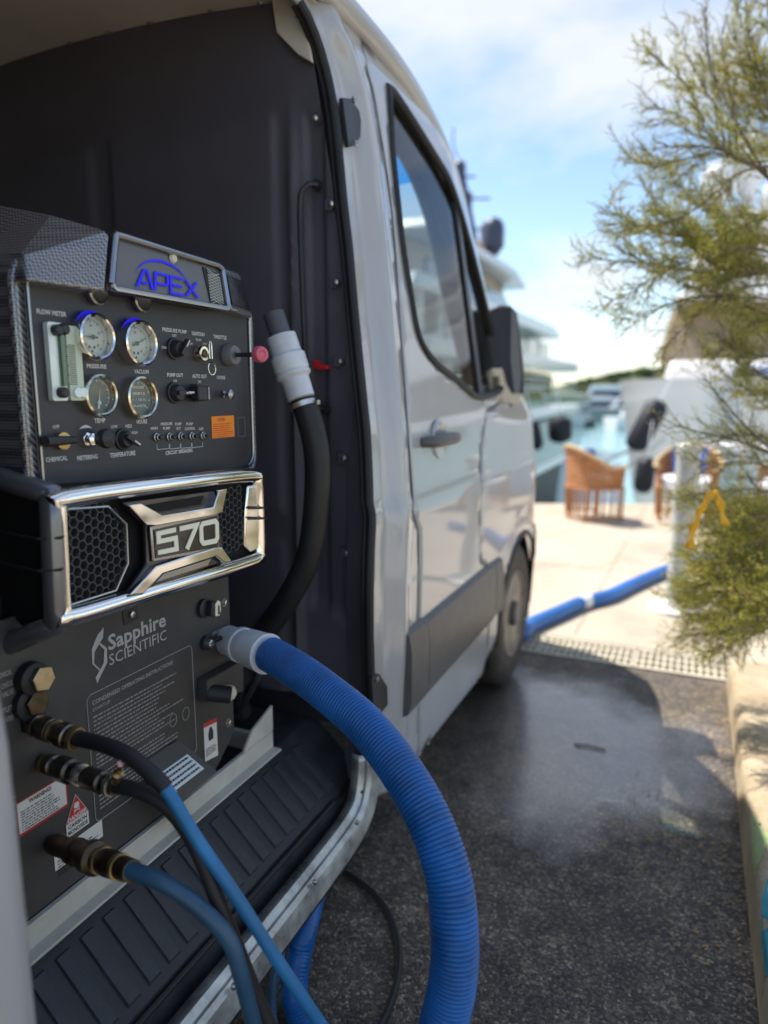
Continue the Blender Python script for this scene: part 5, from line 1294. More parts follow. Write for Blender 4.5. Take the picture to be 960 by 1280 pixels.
coupler(h3, a.lerp(b, .62), a.lerp(b, .66), [(0, .015), (0.1, .0205), (1, .0205), (1.05, .015)], BRASS); coupler(h3, a.lerp(b, .82), a.lerp(b, .86), [(0, .015), (0.1, .0195), (1, .0195), (1.05, .015)], BRASS)
# steel guard bracket with yellow sticker under the middle hose
g = MB(); p_ = [Lp(150, 985, .02), Lp(205, 975, .02), Lp(212, 1012, .05), Lp(200, 1024, .06), Lp(180, 1000, .05)]
g.prism(p_, (.003, 0, 0)); gb = g.build('guard_bracket', LPANEL, mach)
g = MB(); g.prism([Lp(180, 974, .045), Lp(189, 972, .045), Lp(197, 983, .05), Lp(188, 983, .05)], (.001, 0, 0)); g.build('yellow_sticker', mat('yellow', (.75, .68, .12), .5), gb)
# hoses outside below the sill
oh = thing('hose_loop', (-.80, 1.2, 0), 'loose loop of blue hose hanging below the van sill', 'hose')
g = MB(); g.tube(even(catmull([(-.98, 1.62, .10), (-.86, 1.50, .12), onx(383, 1150, -.76), onx(374, 1190, -.75), onx(368, 1240, -.74), onx(380, 1300, -.70), (-.62, .95, .05), (-.60, .70, .04)], .01), .0025), lambda s_, L: .0290 + .0022 * abs(cos(pi * s_ / .008)) ** .6, 20); g.build('hose_body', BLUEH, oh, sharp=80)
ow = thing('thin_hose', (-.8, 1.1, 0), 'thin slate blue hose hanging just left of the loose blue loop under the sill', 'hose')
g = MB(); g.tube(catmull([(-.95, 1.4, .25), onx(352, 1180, -.78), onx(342, 1220, -.77), onx(340, 1270, -.76), onx(344, 1330, -.72), (-.62, .7, .02)], .02), .010, 10); g.build('hose_body', BLUES, ow)
kc = thing('black_cable', onz(490, 1150), 'thin black cable looping on the asphalt beside the fat blue hose', 'cable')
g = MB(); g.tube(catmull([onz(400, 1075, .014), onz(430, 1090, .012), onz(462, 1112, .012), onz(486, 1142, .012), onz(498, 1180, .012), onz(498, 1215, .012), onz(490, 1250, .012), onz(474, 1285, .012), onz(440, 1340, .012)], .02), .0085, 10); g.build('cable_body', RUBBER, kc)
# blue hose lying across the pavement, joined with white tape
lh = thing('pavement_hose', onz(740, 750), 'smooth blue hose lying across the sunlit pavement, joined with a band of white tape', 'hose')
pz = PZ + .045
hpts = [(-1.8, 3.2, .05), (-1.3, 3.75, .06), onz(640, 793, pz), onz(665, 780, pz), onz(700, 765, pz), onz(728, 753, pz), onz(760, 745, pz), onz(790, 731, pz), onz(830, 714, pz), onz(870, 702, pz), onz(930, 690, pz), onz(1000, 683, pz)]
hp2 = even(catmull(hpts, .03), .03)
g = MB(); g.tube(hp2, .044, 20); g.build('hose_body', mat('pavement_hose_blue', (.02, .13, .42), .4, var=.12, vscale=3), lh)
a, b = onz(726, 754, pz), onz(737, 750, pz); g = MB(); g.lathe(a, b - a, [(-.005, .0455), (0, .0475), ((b - a).length, .0475), ((b - a).length + .005, .0455)], 20); g.build('tape_band', PVC, lh)
tw = onz(730, 932, .006); g = MB(); g.tube([onz(718, 930, .005), onz(735, 932, .007), onz(757, 937, .005)], .0035, 6)
tag(g.build('dropped_twig', BRONZE), 'short dark twig lying on the damp asphalt in the van shadow', 'twig')

# ================================================================= QUAY FURNITURE
WICK = mat('wicker', (.42, .18, .07), .6, var=.3, vscale=30)
WICKL = mat('pale_bamboo', (.55, .40, .22), .45, var=.2, vscale=20)
CUSH = mat('white_cushion', (.72, .74, .78), .8)
CUSHB = mat('blue_cushion', (.05, .12, .42), .7, var=.1)
def tub_chair(loc, face, label):
    """face: direction (radians, 0 = +x) the sitter looks"""
    t = thing('wicker_chair', loc, label, 'chair', 'wicker tub chairs on the quay')
    o = Vector(loc)
    def at_(a, r, z): return o + Vector((r * cos(face + a), r * sin(face + a), z))
    A0 = radians(52); N = 30
    angs = [A0 + (2 * pi - 2 * A0) * i / N for i in range(N + 1)]
    top = lambda a: .60 + .22 * max(0, -cos(a)) ** 1.2
    g = MB()
    for k in range(7):
        f0 = k / 7
        g.grid([[at_(a, .31 + .004 * ((i + k) % 2) + .02 * (f0 + j / 7), .38 + (top(a) - .38) * (f0 + j * .93 / 7)) for i, a in enumerate(angs)] for j in (0, 1)])
    g.build('woven_shell', WICK, t, solid=.012)
    g = MB(); g.tube([at_(a, .345, top(a)) for a in angs], .020, 8); g.build('top_rim', WICKL, t)
    g = MB(); g.tube([at_(a, .315, .37) for a in angs], .016, 8); g.build('seat_ring', WICK, t)
    g = MB(); g.tube([at_(a, .30, .05) for a in angs], .014, 8); g.build('foot_ring', WICK, t)
    for i in range(0, N + 1, 2):
        a = angs[i]; s_ = MB(); thick = .020 if i in (0, N) or i % 10 == 0 else .014
        s_.tube([at_(a, .315, .37), at_(a, .30, 0.0 if thick > .015 else .05)], thick, 6); s_.build('leg' if thick > .015 else 'slat', WICK, t)
    g = MB(); g.lathe(o + Vector((0, 0, .36)), ZA, [(0, .27), (.02, .29), (.10, .29), (.125, .25), (.13, 0)], 24); g.build('seat_cushion', CUSH, t)
    for da in (-.55, .0, .55):
        p = [at_(pi + da - .24, .24, .52), at_(pi + da + .24, .24, .52), at_(pi + da + .22, .27, .80), at_(pi + da - .22, .27, .80)]
        g = MB(); g.prism(p, (at_(0, .07, 0) - o)); g.build('back_cushion', CUSHB if da else CUSH, t, bevel=.02)
    return t
c1 = onz(742, 648, PZ); tub_chair((c1.x, c1.y, PZ), radians(38), 'orange-brown wicker tub chair seen from behind, standing alone on the open pavement')
c2 = onz(853, 650, PZ); tub_chair((c2.x + .02, c2.y, PZ), radians(-95), 'wicker tub chair with blue and white back cushions behind the pale post')
c3 = onz(985, 655, PZ); tub_chair((c3.x, c3.y, PZ), radians(-140), 'wicker tub chair half hidden by the feathery shrub at the right edge')
tc3 = onz(925, 632, PZ); tb = thing('cafe_table', (tc3.x, tc3.y + .3, PZ), 'round white cafe table standing behind the feathery shrub', 'table')
g = MB(); g.lathe((tc3.x, tc3.y + .3, .70), ZA, [(0, .42), (.03, .42), (.032, 0)], 36); g.build('table_top', CUSH, tb)
g = MB(); g.lathe((tc3.x, tc3.y + .3, PZ), ZA, [(0, .22), (.02, .22), (.03, .03), (.70, .03)], 20); g.build('pedestal', STEEL, tb)
# pale service post with white base plate
pb = onz(846, 762, PZ)
po = thing('service_post', (pb.x, pb.y, PZ), 'pale grey cylindrical post on a white base plate at the pavement corner', 'post')
PSM = mat('post_wrap', (.50, .52, .50), .35, coat=.4, var=.22, vscale=7, bump=.5, bscale=18)
g = MB(); g.lathe((pb.x, pb.y, PZ + .02), ZA, [(0, .072), (.98, .070), (1.0, .074), (1.04, .074), (1.055, .06), (1.06, 0)], 32); g.build('shaft', PSM, po)
g = MB(); g.lathe((pb.x - .01, pb.y - .02, PZ), ZA, [(0, .165), (.022, .165), (.032, .15), (.034, .08), (.06, .078), (.062, .07)], 32); g.build('base_plate', mat('white_base', (.70, .70, .68), .4, var=.2, vscale=9), po)
for k in range(4):
    a = pi / 4 + k * pi / 2; g = MB(); g.lathe((pb.x - .01 + .12 * cos(a), pb.y - .02 + .12 * sin(a), PZ + .03), ZA, [(0, .014), (.012, .012), (.013, 0)], 6); g.build('anchor_bolt', STEEL, po)

# ================================================================= BOATS
GEL = mat('gelcoat', (.72, .73, .74), .25, coat=.6, var=.04, vscale=.6)
GELY = mat('yacht_gelcoat', (.50, .51, .52), .25, coat=.6, var=.06, vscale=.6)
GELG = mat('grey_hull', (.12, .15, .16), .25, coat=.6, var=.08, vscale=.6)
DWIN = mat('tinted_window', (.012, .014, .02), .08, coat=1)
TEAK = mat('teak', (.42, .27, .14), .5, var=.2)
CREAMD = mat('cream_deck', (.50, .43, .31), .5)
TAN = mat('tan_superstructure', (.30, .235, .16), .4, var=.12, vscale=1)
NAVY = mat('antifoul', (.02, .022, .03), .5)
RADOME = mat('grey_radome', (.05, .06, .10), .4)
yt = thing('motor_yacht', (-7.0, 13.0, -1.05), 'large white multi-deck motor yacht moored behind the van, with grey satellite dome and mast', 'yacht')
def slab(par, name, m_, x0, x1, pts, bev=.06):
    g = MB(); g.prism([(x0, y, z) for y, z in pts], (x1 - x0, 0, 0)); return g.build(name, m_, par, bevel=bev, segs=3)
slab(yt, 'hull', mat('dark_yacht_hull', (.09, .11, .13), .2, coat=.8), -10.0, -4.0, [(11.0, .75), (11.4, -1.3), (27, -1.3), (31, 1.3), (25, 1.35), (14, 1.30), (13.6, .75)])
slab(yt, 'main_deck', GELY, -9.9, -3.85, [(10.4, 1.95), (25.5, 2.08), (25.9, 2.20), (25.3, 2.40), (10.6, 2.30)])
slab(yt, 'saloon', CREAMD, -9.2, -4.7, [(12.5, 1.3), (25.5, 1.3), (24.8, 2.0), (12.5, 2.0)])
for i in range(6):
    y = 13.0 + i * 2.0
    slab(yt, 'window', DWIN, -4.72, -4.60, [(y, 1.33), (y + 1.95, 1.33), (y + 1.95, 1.97), (y + .1, 1.97)], .02)
    slab(yt, 'hull_window', DWIN, -4.02, -3.98, [(y + 1, .35), (y + 2.3, .35), (y + 2.1, .75), (y + 1.1, .75)], .02)
slab(yt, 'upper_deck', GELY, -9.6, -4.0, [(10.2, 2.98), (22.0, 3.0), (23.0, 3.08), (22.0, 3.34), (10.4, 3.25)])
slab(yt, 'upper_cabin', GELY, -9.0, -4.6, [(13.0, 2.3), (24.8, 2.3), (22.6, 3.05), (13.0, 3.05)])
for i in range(6):
    y = 13.3 + i * 1.8
    slab(yt, 'window', DWIN, -4.63, -4.56, [(y, 2.42), (y + 1.72, 2.42), (y + 1.65, 2.97), (y + .1, 2.97)], .02)
slab(yt, 'sun_deck', GELY, -9.2, -4.3, [(11.6, 4.15), (17.6, 4.2), (18.9, 4.05), (19.3, 4.12), (18.0, 4.42), (11.8, 4.38)])
slab(yt, 'sun_deck_window', DWIN, -4.98, -4.86, [(13.0, 3.45), (20.2, 3.45), (19.0, 3.95), (13.0, 3.95)], .03)
slab(yt, 'sun_deck_cabin', CREAMD, -8.6, -4.9, [(12.4, 3.25), (21.2, 3.25), (18.6, 4.2), (12.4, 4.2)])
slab(yt, 'deck_house_top', TEAK, -8.2, -4.5, [(13.0, 4.40), (16.6, 4.40), (16.0, 4.62), (13.2, 4.62)])
for y in (10.7, 12.2): 
    for x in (-4.2, -9.4): slab(yt, 'pillar', GELY, x, x + .12, [(y, 1.3), (y + .12, 1.3), (y + .12, 3.0), (y, 3.0)], .02)
for z in (1.55, 1.75):
    g = MB(); g.tube([Vector((-3.95, y, z)) for y in (11, 16, 21, 26)] , .02, 6); g.build('rail', STEEL, yt)
for i in range(9): 
    g = MB(); g.tube([Vector((-3.95, 11 + i * 1.8, 1.3)), Vector((-3.95, 11 + i * 1.8, 1.76))], .018, 6); g.build('stanchion', STEEL, yt)
dp = at(616, 312, 15.6)
g = MB(); g.lathe(dp, ZA, [(-.12, .12), (0, .20), (.05, .25), (.45, .25), (.58, .21), (.66, .12), (.69, 0)], 28); g.build('satellite_dome', RADOME, yt)
g = MB(); g.lathe(at(607, 318, 16.4), ZA, [(0, .15), (.55, .16), (.68, .13), (.74, 0)], 20); g.build('radome', GELY, yt)
ma, mb_ = at(592, 322, 16.2), at(573, 203, 16.2)
g = MB(); g.tube([ma, ma.lerp(mb_, .5), mb_], lambda s_, L: .17 - .07 * s_ / L, 12); g.build('mast', RADOME, yt)
g = MB(); g.lathe(ma.lerp(mb_, .93), ZA, [(-.2, .1), (-.15, .15), (.1, .15), (.18, .08), (.2, 0)], 16); g.build('mast_radar', RADOME, yt); g = MB(); g.lathe(ma.lerp(mb_, .62), ZA, [(-.2, .13), (-.15, .19), (.1, .19), (.18, .08), (.2, 0)], 16); g.build('mast_radar', RADOME, yt)
for f, L in ((.85, .35), (.62, .6), (.3, .3)):
    q_ = ma.lerp(mb_, f); g = MB(); g.tube([q_ - RT * L * .5, q_ + RT * L], .025, 6); g.build('crosstree', RADOME, yt)
g = MB(); g.tube([mb_, at(566, 180, 16.2), at(567, 160, 16.2)], .018, 6); g.build('aerial', RADOME, yt)
# lower grey boat with two black fenders
bt = thing('grey_boat', (-3.2, 12.5, -1.05), 'low grey boat hull with white rail, lying alongside between the yacht and the quay', 'boat')
slab(bt, 'hull', GELG, -3.75, -2.62, [(9.2, .75), (9.5, -.10), (15.8, -.10), (17.2, .95)], .08)
slab(bt, 'boot_top', GEL, -3.78, -2.59, [(9.45, -.13), (9.5, .02), (16.0, .02), (15.8, -.13)], .02)
slab(bt, 'underbody', NAVY, -3.74, -2.63, [(9.5, -.14), (9.7, -1.4), (15, -1.4), (15.8, -.14)], .05)
slab(bt, 'rubbing_rail', GEL, -3.8, -2.55, [(9.1, .86), (9.1, 1.02), (17.4, 1.12), (17.3, .96)], .04)
slab(bt, 'cockpit', DWIN, -3.6, -2.8, [(11.0, 1.0), (15, 1.05), (14.2, 1.45), (11.3, 1.42)], .08)
def fender(p, r, L, tilt, label):
    t = thing('fender', p, label, 'fender', 'black fenders hanging from the boats')
    d_ = (ZA + RT * tilt).normalized(); a = Vector(p) - d_ * L / 2
    g = MB(); g.lathe(a, d_, [(0, .05), (.04, r * .8), (.10, r), (L - .10, r), (L - .04, r * .8), (L, .05)], 20); g.build('fender_body', mat('fender_black', (.014, .015, .022), .55), t)
    g = MB(); g.tube([a + d_ * L, a + d_ * (L + .5)], .012, 6); g.build('lanyard', CUSH, t)
fender(at(669, 544, 11.7), .11, .50, -.25, 'slim black fender, leftmost of the pair on the grey hull')
fender(at(700, 537, 11.9), .20, .46, -.1, 'fat black fender, right one of the pair on the grey hull')
fender(at(808, 532, 9.9), .16, .78, .48, 'long tilted black fender hanging beside the white bow')
fender(at(806, 594, 9.6), .13, .50, .08, 'dark fender just above the quay edge left of the chair with blue cushions')
for pts, lb in (([at(735, 590, 9.6), at(770, 570, 9.8), at(806, 556, 10)], 'slack grey mooring rope running up to the tilted fender'), ([at(742, 600, 9.6), at(775, 588, 9.8), at(830, 548, 11)], 'lower grey mooring rope running across to the white bow')):
    g = MB(); g.tube(catmull(pts, .05), .022, 8); tag(g.build('mooring_rope', mat('rope', (.22, .24, .25), .8)), lb, 'rope')
# white yacht at the right, behind the shrub
y2 = thing('white_yacht', (1.6, 15.0, -1.05), 'white yacht with tan upper works and white domes, moored behind the feathery shrub', 'yacht')
def B(s_, side_, z):  # bow loft: s_ 0 bow .. 1
    flare = (.80 + .20 * max(0, (z + 1.3) / 3.0)); w = 2.5 * (1 - (1 - min(1, s_ * 1.6)) ** 2.2) * flare + .02
    return Vector((.62 + 0.35 * s_ * 8 * .25 + side_ * w, 11.6 + 8 * s_ - .5 * (z + 1) / 2.8 * (1 - s_), z))
g = MB(); rows = []
for z in (-1.35, -.8, -.2, .4, 1.0, 1.45, 1.62):
    rows.append([B(s_, -1, z) for s_ in [1 - i / 14 for i in range(15)]] + [B(s_, 1, z) for s_ in [i / 14 for i in range(15)]])
g.grid(rows); g.build('hull', GEL, y2, sharp=60)
g = MB(); g.add([B(s_, -1, 1.5) for s_ in [1 - i / 14 for i in range(15)]] + [B(s_, 1, 1.5) for s_ in [i / 14 for i in range(1, 15)]], [tuple(range(29))]); g.build('fore_deck', TEAK, y2)
def blk(par, name, m_, x0, x1, y0, y1, z0, z1, rake=.3, bev=.08):
    g = MB(); g.hexa([(x0, y0, z0), (x1, y0, z0), (x1, y1, z0), (x0, y1, z0), (x0 + rake * .5, y0 + rake, z1), (x1 - rake * .5, y0 + rake, z1), (x1 - rake * .5, y1, z1), (x0 + rake * .5, y1, z1)]); return g.build(name, m_, par, bevel=bev, segs=3)
blk(y2, 'lower_cabin', GEL, -.6, 4.6, 13.2, 19.5, 1.45, 1.95, .3)
blk(y2, 'blue_cover', CUSHB, .5, 1.4, 12.9, 13.3, 1.60, 1.78, .05, .03)
blk(y2, 'tan_cabin', TAN, -.7, 4.8, 14.2, 19.5, 1.95, 2.95, .35)
for i in range(5): blk(y2, 'window', DWIN, .65 + i * .62, 1.05 + i * .62, 14.26, 14.5, 2.05, 2.72, .25, .02)
blk(y2, 'bridge_deck', GEL, -.5, 5.0, 13.9, 19.6, 2.95, 3.12, .05)
blk(y2, 'bridge', GEL, -.4, 4.8, 14.4, 19.2, 3.12, 4.05, .45, .15)
blk(y2, 'fly_bridge', GEL, .4, 4.6, 15.0, 19.0, 4.05, 4.75, .3, .15)
blk(y2, 'arch', GEL, .9, 4.2, 16.0, 16.8, 4.75, 5.4, .1, .1)
for u, v, r in ((917, 282, .42), (900, 225, .40), (938, 200, .55)):
    q_ = at(u, v, 15.2); g = MB(); g.lathe(q_, ZA, [(-1.0, .08), (-r * .9, r * .5), (-r * .6, r * .92), (0, r), (r * .5, r * .87), (r * .85, r * .5), (r, 0)], 24); g.build('dome', GEL, y2)
g = MB(); g.tube([at(940, 330, 15.5), at(942, 120, 15.5)], .08, 8); g.build('mast', GEL, y2)
# small boats lying further out
def small_boat(p, L, head, hullm, label, cab=.45):
    t = thing('moored_boat', p, label, 'boat', 'small boats moored across the basin')
    o = Vector(p); d_ = Vector((cos(head), sin(head), 0)); n_ = Vector((-d_.y, d_.x, 0))
    def w(a, b, z): return o + d_ * a * L + n_ * b * L + ZA * z * L
    g = MB(); rows = []
    for z, k in ((-.02, .75), (.05, .92), (.12, 1.0)):
        rows.append([w(-.5, -.14 * k, z), w(0, -.16 * k, z), w(.3, -.12 * k, z), w(.5 + z * .5, 0, z), w(.3, .12 * k, z), w(0, .16 * k, z), w(-.5, .14 * k, z)])
    g.grid(rows); g.add(rows[-1], [tuple(range(7))]); g.add([rows[0][0], rows[0][-1], rows[-1][-1], rows[-1][0]], [(0, 1, 2, 3)]); g.build('hull', hullm, t)
    g = MB(); g.hexa([w(-.35, -.11, .12), w(.25, -.10, .12), w(.25, .10, .12), w(-.35, .11, .12), w(-.30, -.09, .12 + cab * .35), w(.10, -.08, .12 + cab * .35), w(.10, .08, .12 + cab * .35), w(-.30, .09, .12 + cab * .35)]); g.build('cabin', GEL, t, bevel=.05)
    g = MB(); g.hexa([w(-.30, -.112, .15), w(.17, -.104, .15), w(.17, .104, .15), w(-.30, .112, .15), w(-.28, -.10, .22), w(.13, -.095, .22), w(.13, .095, .22), w(-.28, .10, .22)]); g.build('windows', DWIN, t)
for u, d_, L, hd, hm, lb in ((752, 62, 7.5, .2, GEL, 'low white motor boat with long cabin, leftmost out in the basin'), (800, 55, 9, 2.9, GELG, 'grey-blue motor boat below the wooded point'), (727, 48, 4.2, 1.2, NAVY, 'small dark boat beside the yacht stern'), (826, 46, 7, .6, GEL, 'white boat partly behind the tilted fender'), (775, 90, 12, .1, GEL, 'distant white cruiser under the trees')):
    q_ = at(u, 490, d_); small_boat((q_.x, q_.y, -1.05), L, hd, hm, lb)
# wooded point across the water
LAND = mat('far_scrub', (.075, .10, .035), .9, var=.5, vscale=.15, bump=.5, bscale=2)
g = MB(); rows = []
base = at(700, 490, 170); dirr = RT
def ridge(t): # t metres to the right of base
    h = lerp(t, [-200, -30, 2, 12, 18, 26, 40, 80, 300], [3.0, 2.5, 2.0, 5.5, 7.0, 8.5, 9.5, 11, 12]); return h
N = 260
for j, (off, k) in enumerate(((-6, -.25), (0, 0.0), (5, .35), (10, .7), (16, .92), (24, 1.0), (50, .8))):
    row = []
    for i in range(N + 1):
        t = -200 + 500 * i / N; h = ridge(t)
        p = base + dirr * t + Vector((FW.x, FW.y, 0)) * off
        n_ = noise.noise(Vector((t * .16, off * .2, 1))) * .9 + noise.noise(Vector((t * .5, off * .5, 5))) * .7
        row.append(Vector((p.x, p.y, -1.05 + max(-1, h * k + n_ * min(1, max(0, k)) * 1.2))))
    rows.append(row)
g.grid(rows); struct(g.build('wooded_point', LAND, local=True))
TRM = mat('far_tree', (.07, .10, .03), .9, var=.5, vscale=.4)
rnd = random.Random(11)
pr = None
for i in range(46):
    t = 6 + i * 1.05 + rnd.random() * .8; h = ridge(t)
    p = base + dirr * t + Vector((FW.x, FW.y, 0)) * (6 + rnd.random() * 14)
    if i % 6 == 0 or pr is None:
        pr = thing('far_tree', (p.x, p.y, -1.05 + h * .75), 'low rounded tree on the wooded point across the basin', 'tree', 'trees on the wooded point')
        pr.scale = (1, 1, 1)
        o = Vector(pr.location); m_ = MB()
        for k in range(150):
            a = rnd.random() * 2 * pi; e = rnd.random() * 1.5; r = 1.5 * (.55 + .45 * rnd.random()); s_ = .22 + .3 * rnd.random()
            c = o + Vector((r * cos(a) * cos(e), r * sin(a) * cos(e), .9 + r * sin(e) * .9))
            ax1 = Vector((rnd.gauss(0, 1), rnd.gauss(0, 1), rnd.gauss(0, 1))).normalized(); ax2 = ax1.orthogonal().normalized()
            m_.add([c + ax1 * s_, c + ax2 * s_, c - ax1 * s_, c - ax2 * s_], [(0, 1, 2, 3)])
        m_.build('crown', TRM, pr, smooth=False); m_ = MB(); m_.tube([o, o + ZA * 1.4], .15, 6); m_.build('trunk', BRONZE, pr)
    else: copy_at(pr, (p.x, p.y, -1.05 + h * .75))

# ================================================================= FEATHERY SHRUB
def leaf_mat(name, c1_, c2_, c3_):
    m = bpy.data.materials.new(name); m.use_nodes = True; n, l = m.node_tree.nodes, m.node_tree.links
    n.clear(); o = n.new('ShaderNodeOutputMaterial'); t = n.new('ShaderNodeTexCoord'); a = n.new('ShaderNodeTexNoise'); a.inputs['Scale'].default_value = 14; a.inputs['Detail'].default_value = 4
    l.new(t.outputs['Object'], a.inputs['Vector']); r = n.new('ShaderNodeValToRGB'); e = r.color_ramp.elements; e.new(.5)
    for k, (q_, c) in enumerate(((.3, c1_), (.5, c2_), (.7, c3_))): e[k].position = q_; e[k].color = tuple(c) + (1,)
    l.new(a.outputs['Fac'], r.inputs[0]); d = n.new('ShaderNodeBsdfDiffuse'); tr = n.new('ShaderNodeBsdfTranslucent'); mx_ = n.new('ShaderNodeMixShader'); mx_.inputs[0].default_value = .42
    l.new(r.outputs[0], d.inputs[0]); l.new(r.outputs[0], tr.inputs[0]); l.new(d.outputs[0], mx_.inputs[1]); l.new(tr.outputs[0], mx_.inputs[2]); l.new(mx_.outputs[0], o.inputs[0]); return m
LEAF = leaf_mat('tamarisk_needles', (.26, .30, .06), (.50, .49, .09), (.68, .56, .13))
BARK = mat('shrub_bark', (.17, .14, .09), .85, var=.35, vscale=30)
rs = random.Random(21)
sb = thing('feathery_shrub', (1.35, 2.75, .1), 'feathery yellow-green shrub leaning in from the right over the kerb', 'shrub')
D0 = 2.55
MAIN = [ # (points (u, v), depth, leafiness, start radius)
 ([(1010, 300), (957, 217), (925, 163), (906, 122), (887, 81), (882, 8)], 2.5, .35, .007),
 ([(1000, 262), (944, 209), (906, 187), (876, 160), (852, 146), (814, 130)], 2.55, .9, .006),
 ([(960, 214), (898, 187), (852, 182), (808, 187), (790, 186)], 2.5, .45, .004),
 ([(950, 212), (895, 192), (860, 198), (815, 212)], 2.6, .5, .0035),
 ([(935, 205), (890, 192), (852, 220), (825, 241)], 2.6, .5, .0035),
 ([(990, 205), (930, 214), (890, 244), (863, 266), (830, 279), (798, 282), (760, 280)], 2.5, .7, .005),
 ([(925, 163), (900, 110), (880, 50), (871, 24)], 2.6, .35, .0035),
 ([(900, 140), (880, 110), (865, 81), (852, 55), (844, 30)], 2.55, .45, .0032),
 ([(880, 160), (863, 114), (840, 90), (811, 62)], 2.5, 1.1, .0032),
 ([(1000, 200), (965, 140), (949, 90), (938, 50), (933, 3)], 2.5, .6, .005),
 ([(925, 163), (905, 90), (903, 35)], 2.65, .3, .003),
 ([(1000, 120), (975, 70), (960, 20), (958, -20)], 2.6, .9, .004),
 ([(1000, 190), (960, 150), (930, 90), (925, 55)], 2.7, .5, .004),
 ([(890, 192), (850, 200), (800, 205), (778, 184)], 2.5, .9, .003),
 ([(906, 187), (860, 165), (835, 150), (808, 150)], 2.7, .9, .003),
 ([(1010, 330), (930, 345), (863, 339), (808, 330), (754, 325), (724, 320)], 2.5, 1.1, .006),
 ([(1000, 350), (930, 330), (870, 300), (820, 290), (770, 270), (755, 255)], 2.6, 1.2, .005),
 ([(1000, 330), (940, 310), (880, 320), (820, 345), (790, 365), (760, 375)], 2.45, 1.0, .005),
 ([(1000, 345), (960, 355), (925, 361), (876, 390), (838, 428), (828, 445)], 2.5, .7, .005),
 ([(1000, 400), (950, 390), (900, 370), (850, 375), (800, 395), (775, 400)], 2.6, .8, .005),
 ([(1000, 260), (960, 270), (910, 290), (870, 300)], 2.5, 1.5, .005),
 ([(1000, 300), (960, 300), (920, 320), (880, 350)], 2.6, 1.6, .005),
 ([(1010, 420), (970, 400), (930, 410), (900, 440)], 2.5, 1.3, .005),
 ([(1010, 480), (970, 450), (930, 440), (905, 430)], 2.6, 1.2, .005),
 ([(1000, 590), (960, 558), (930, 531), (900, 496), (879, 472)], 2.4, .35, .006),
 ([(1000, 580), (960, 564), (917, 550), (852, 534), (822, 520)], 2.4, .4, .006),
 ([(1000, 570), (950, 545), (905, 545), (870, 550)], 2.5, .6, .005),
 ([(1000, 600), (950, 580), (900, 580), (860, 600)], 2.5, .6, .005),
 ([(1010, 520), (960, 500), (920, 480)], 2.6, .7, .004)]
for i in range(30):   # fill behind the big limbs, right part of the crown
    v0 = rs.uniform(60, 590); u1 = rs.uniform(800 if 230 < v0 < 430 else 862, 930) - (30 if 250 < v0 < 400 else 0)
    MAIN.append(([(1030, v0 + rs.uniform(-10, 60)), (985, v0 + rs.uniform(-10, 30)), (u1 * .5 + 490, v0 + rs.uniform(-20, 20)), (u1, v0 + rs.uniform(-110, -20))], rs.uniform(2.45, 3.0), rs.uniform(.5, 1.1), .003))
for i in range(34):   # dense skirt low on the right
    f = i / 33
    v1 = 640 + 185 * f + rs.uniform(-12, 12); u1 = lerp(v1, [600, 690, 720, 800, 840], [895, 885, 850, 858, 915]) + rs.uniform(-14, 30)
    MAIN.append(([(1020, 640 + 100 * f), (980, 650 + 120 * f + rs.uniform(-15, 15)), (930, (650 + 110 * f) * .45 + v1 * .55 + rs.uniform(-12, 12)), (u1, v1)], rs.uniform(2.35, 2.9), 1.25, .0045))
for i in range(16):
    v1 = rs.uniform(545, 690); MAIN.append(([(1030, v1 + 10), (985, v1 + 8), (930, v1 + rs.uniform(-10, 10)), (rs.uniform(845, 900), v1 + rs.uniform(-30, 20))], rs.uniform(2.5, 2.9), rs.uniform(.4, .8), .003))
for i in range(8):
    v1 = rs.uniform(640, 800); MAIN.append(([(1030, v1 - 20), (985, v1), (940, v1 + 15), (905, v1 + rs.uniform(0, 40))], rs.uniform(2.2, 2.4), 1.2, .004))
nb = MB(); nn = MB()
def needles(a, b, dens):
    d_ = (b - a); L = d_.length; d_.normalize(); k = int(L / .0058 * dens)
    for _ in range(k):
        p = a.lerp(b, rs.random()); s_ = d_.orthogonal().normalized(); s_.rotate(Matrix.Rotation(rs.random() * 2 * pi, 3, d_))
        q_ = (d_ * .75 + s_ * .65).normalized(); l_ = rs.uniform(.007, .019); w_ = q_.cross(Vector((rs.gauss(0, 1), rs.gauss(0, 1), rs.gauss(0, 1)))).normalized() * rs.uniform(.0007, .0012)
        nn.add([p - w_, p + w_, p + q_ * l_ + w_ * .5, p + q_ * l_ - w_ * .5], [(0, 1, 2, 3)])
def twig(p, d_, L, r, dens, lvl):
    n = 4; pts = [p]; dd_ = d_.copy()
    for i in range(n):
        dd_ = (dd_ + Vector((rs.gauss(0, .13), rs.gauss(0, .13), rs.gauss(0, .13) + .035))).normalized(); pts.append(pts[-1] + dd_ * L / n)
    nb.tube(pts, lambda s_, LL: r * (1 - .8 * s_ / max(LL, 1e-6)) + .00025, 3 if lvl else 4, cap=False)
    if lvl == 0:
        for i in range(1, n + 1):
            for _ in range(int(1.3 + dens * 1.3)):
                s_ = dd_.orthogonal().normalized(); s_.rotate(Matrix.Rotation(rs.random() * 2 * pi, 3, dd_)); twig(pts[i - 1].lerp(pts[i], rs.random()), (dd_ + s_ * .75).normalized(), L * rs.uniform(.3, .55), r * .5, dens, 1)
        if dens > .4: needles(pts[2], pts[4], dens * .8)
    else:
        for i in range(n): needles(pts[i], pts[i + 1], min(1.35, .45 + dens * .7))
allm = []
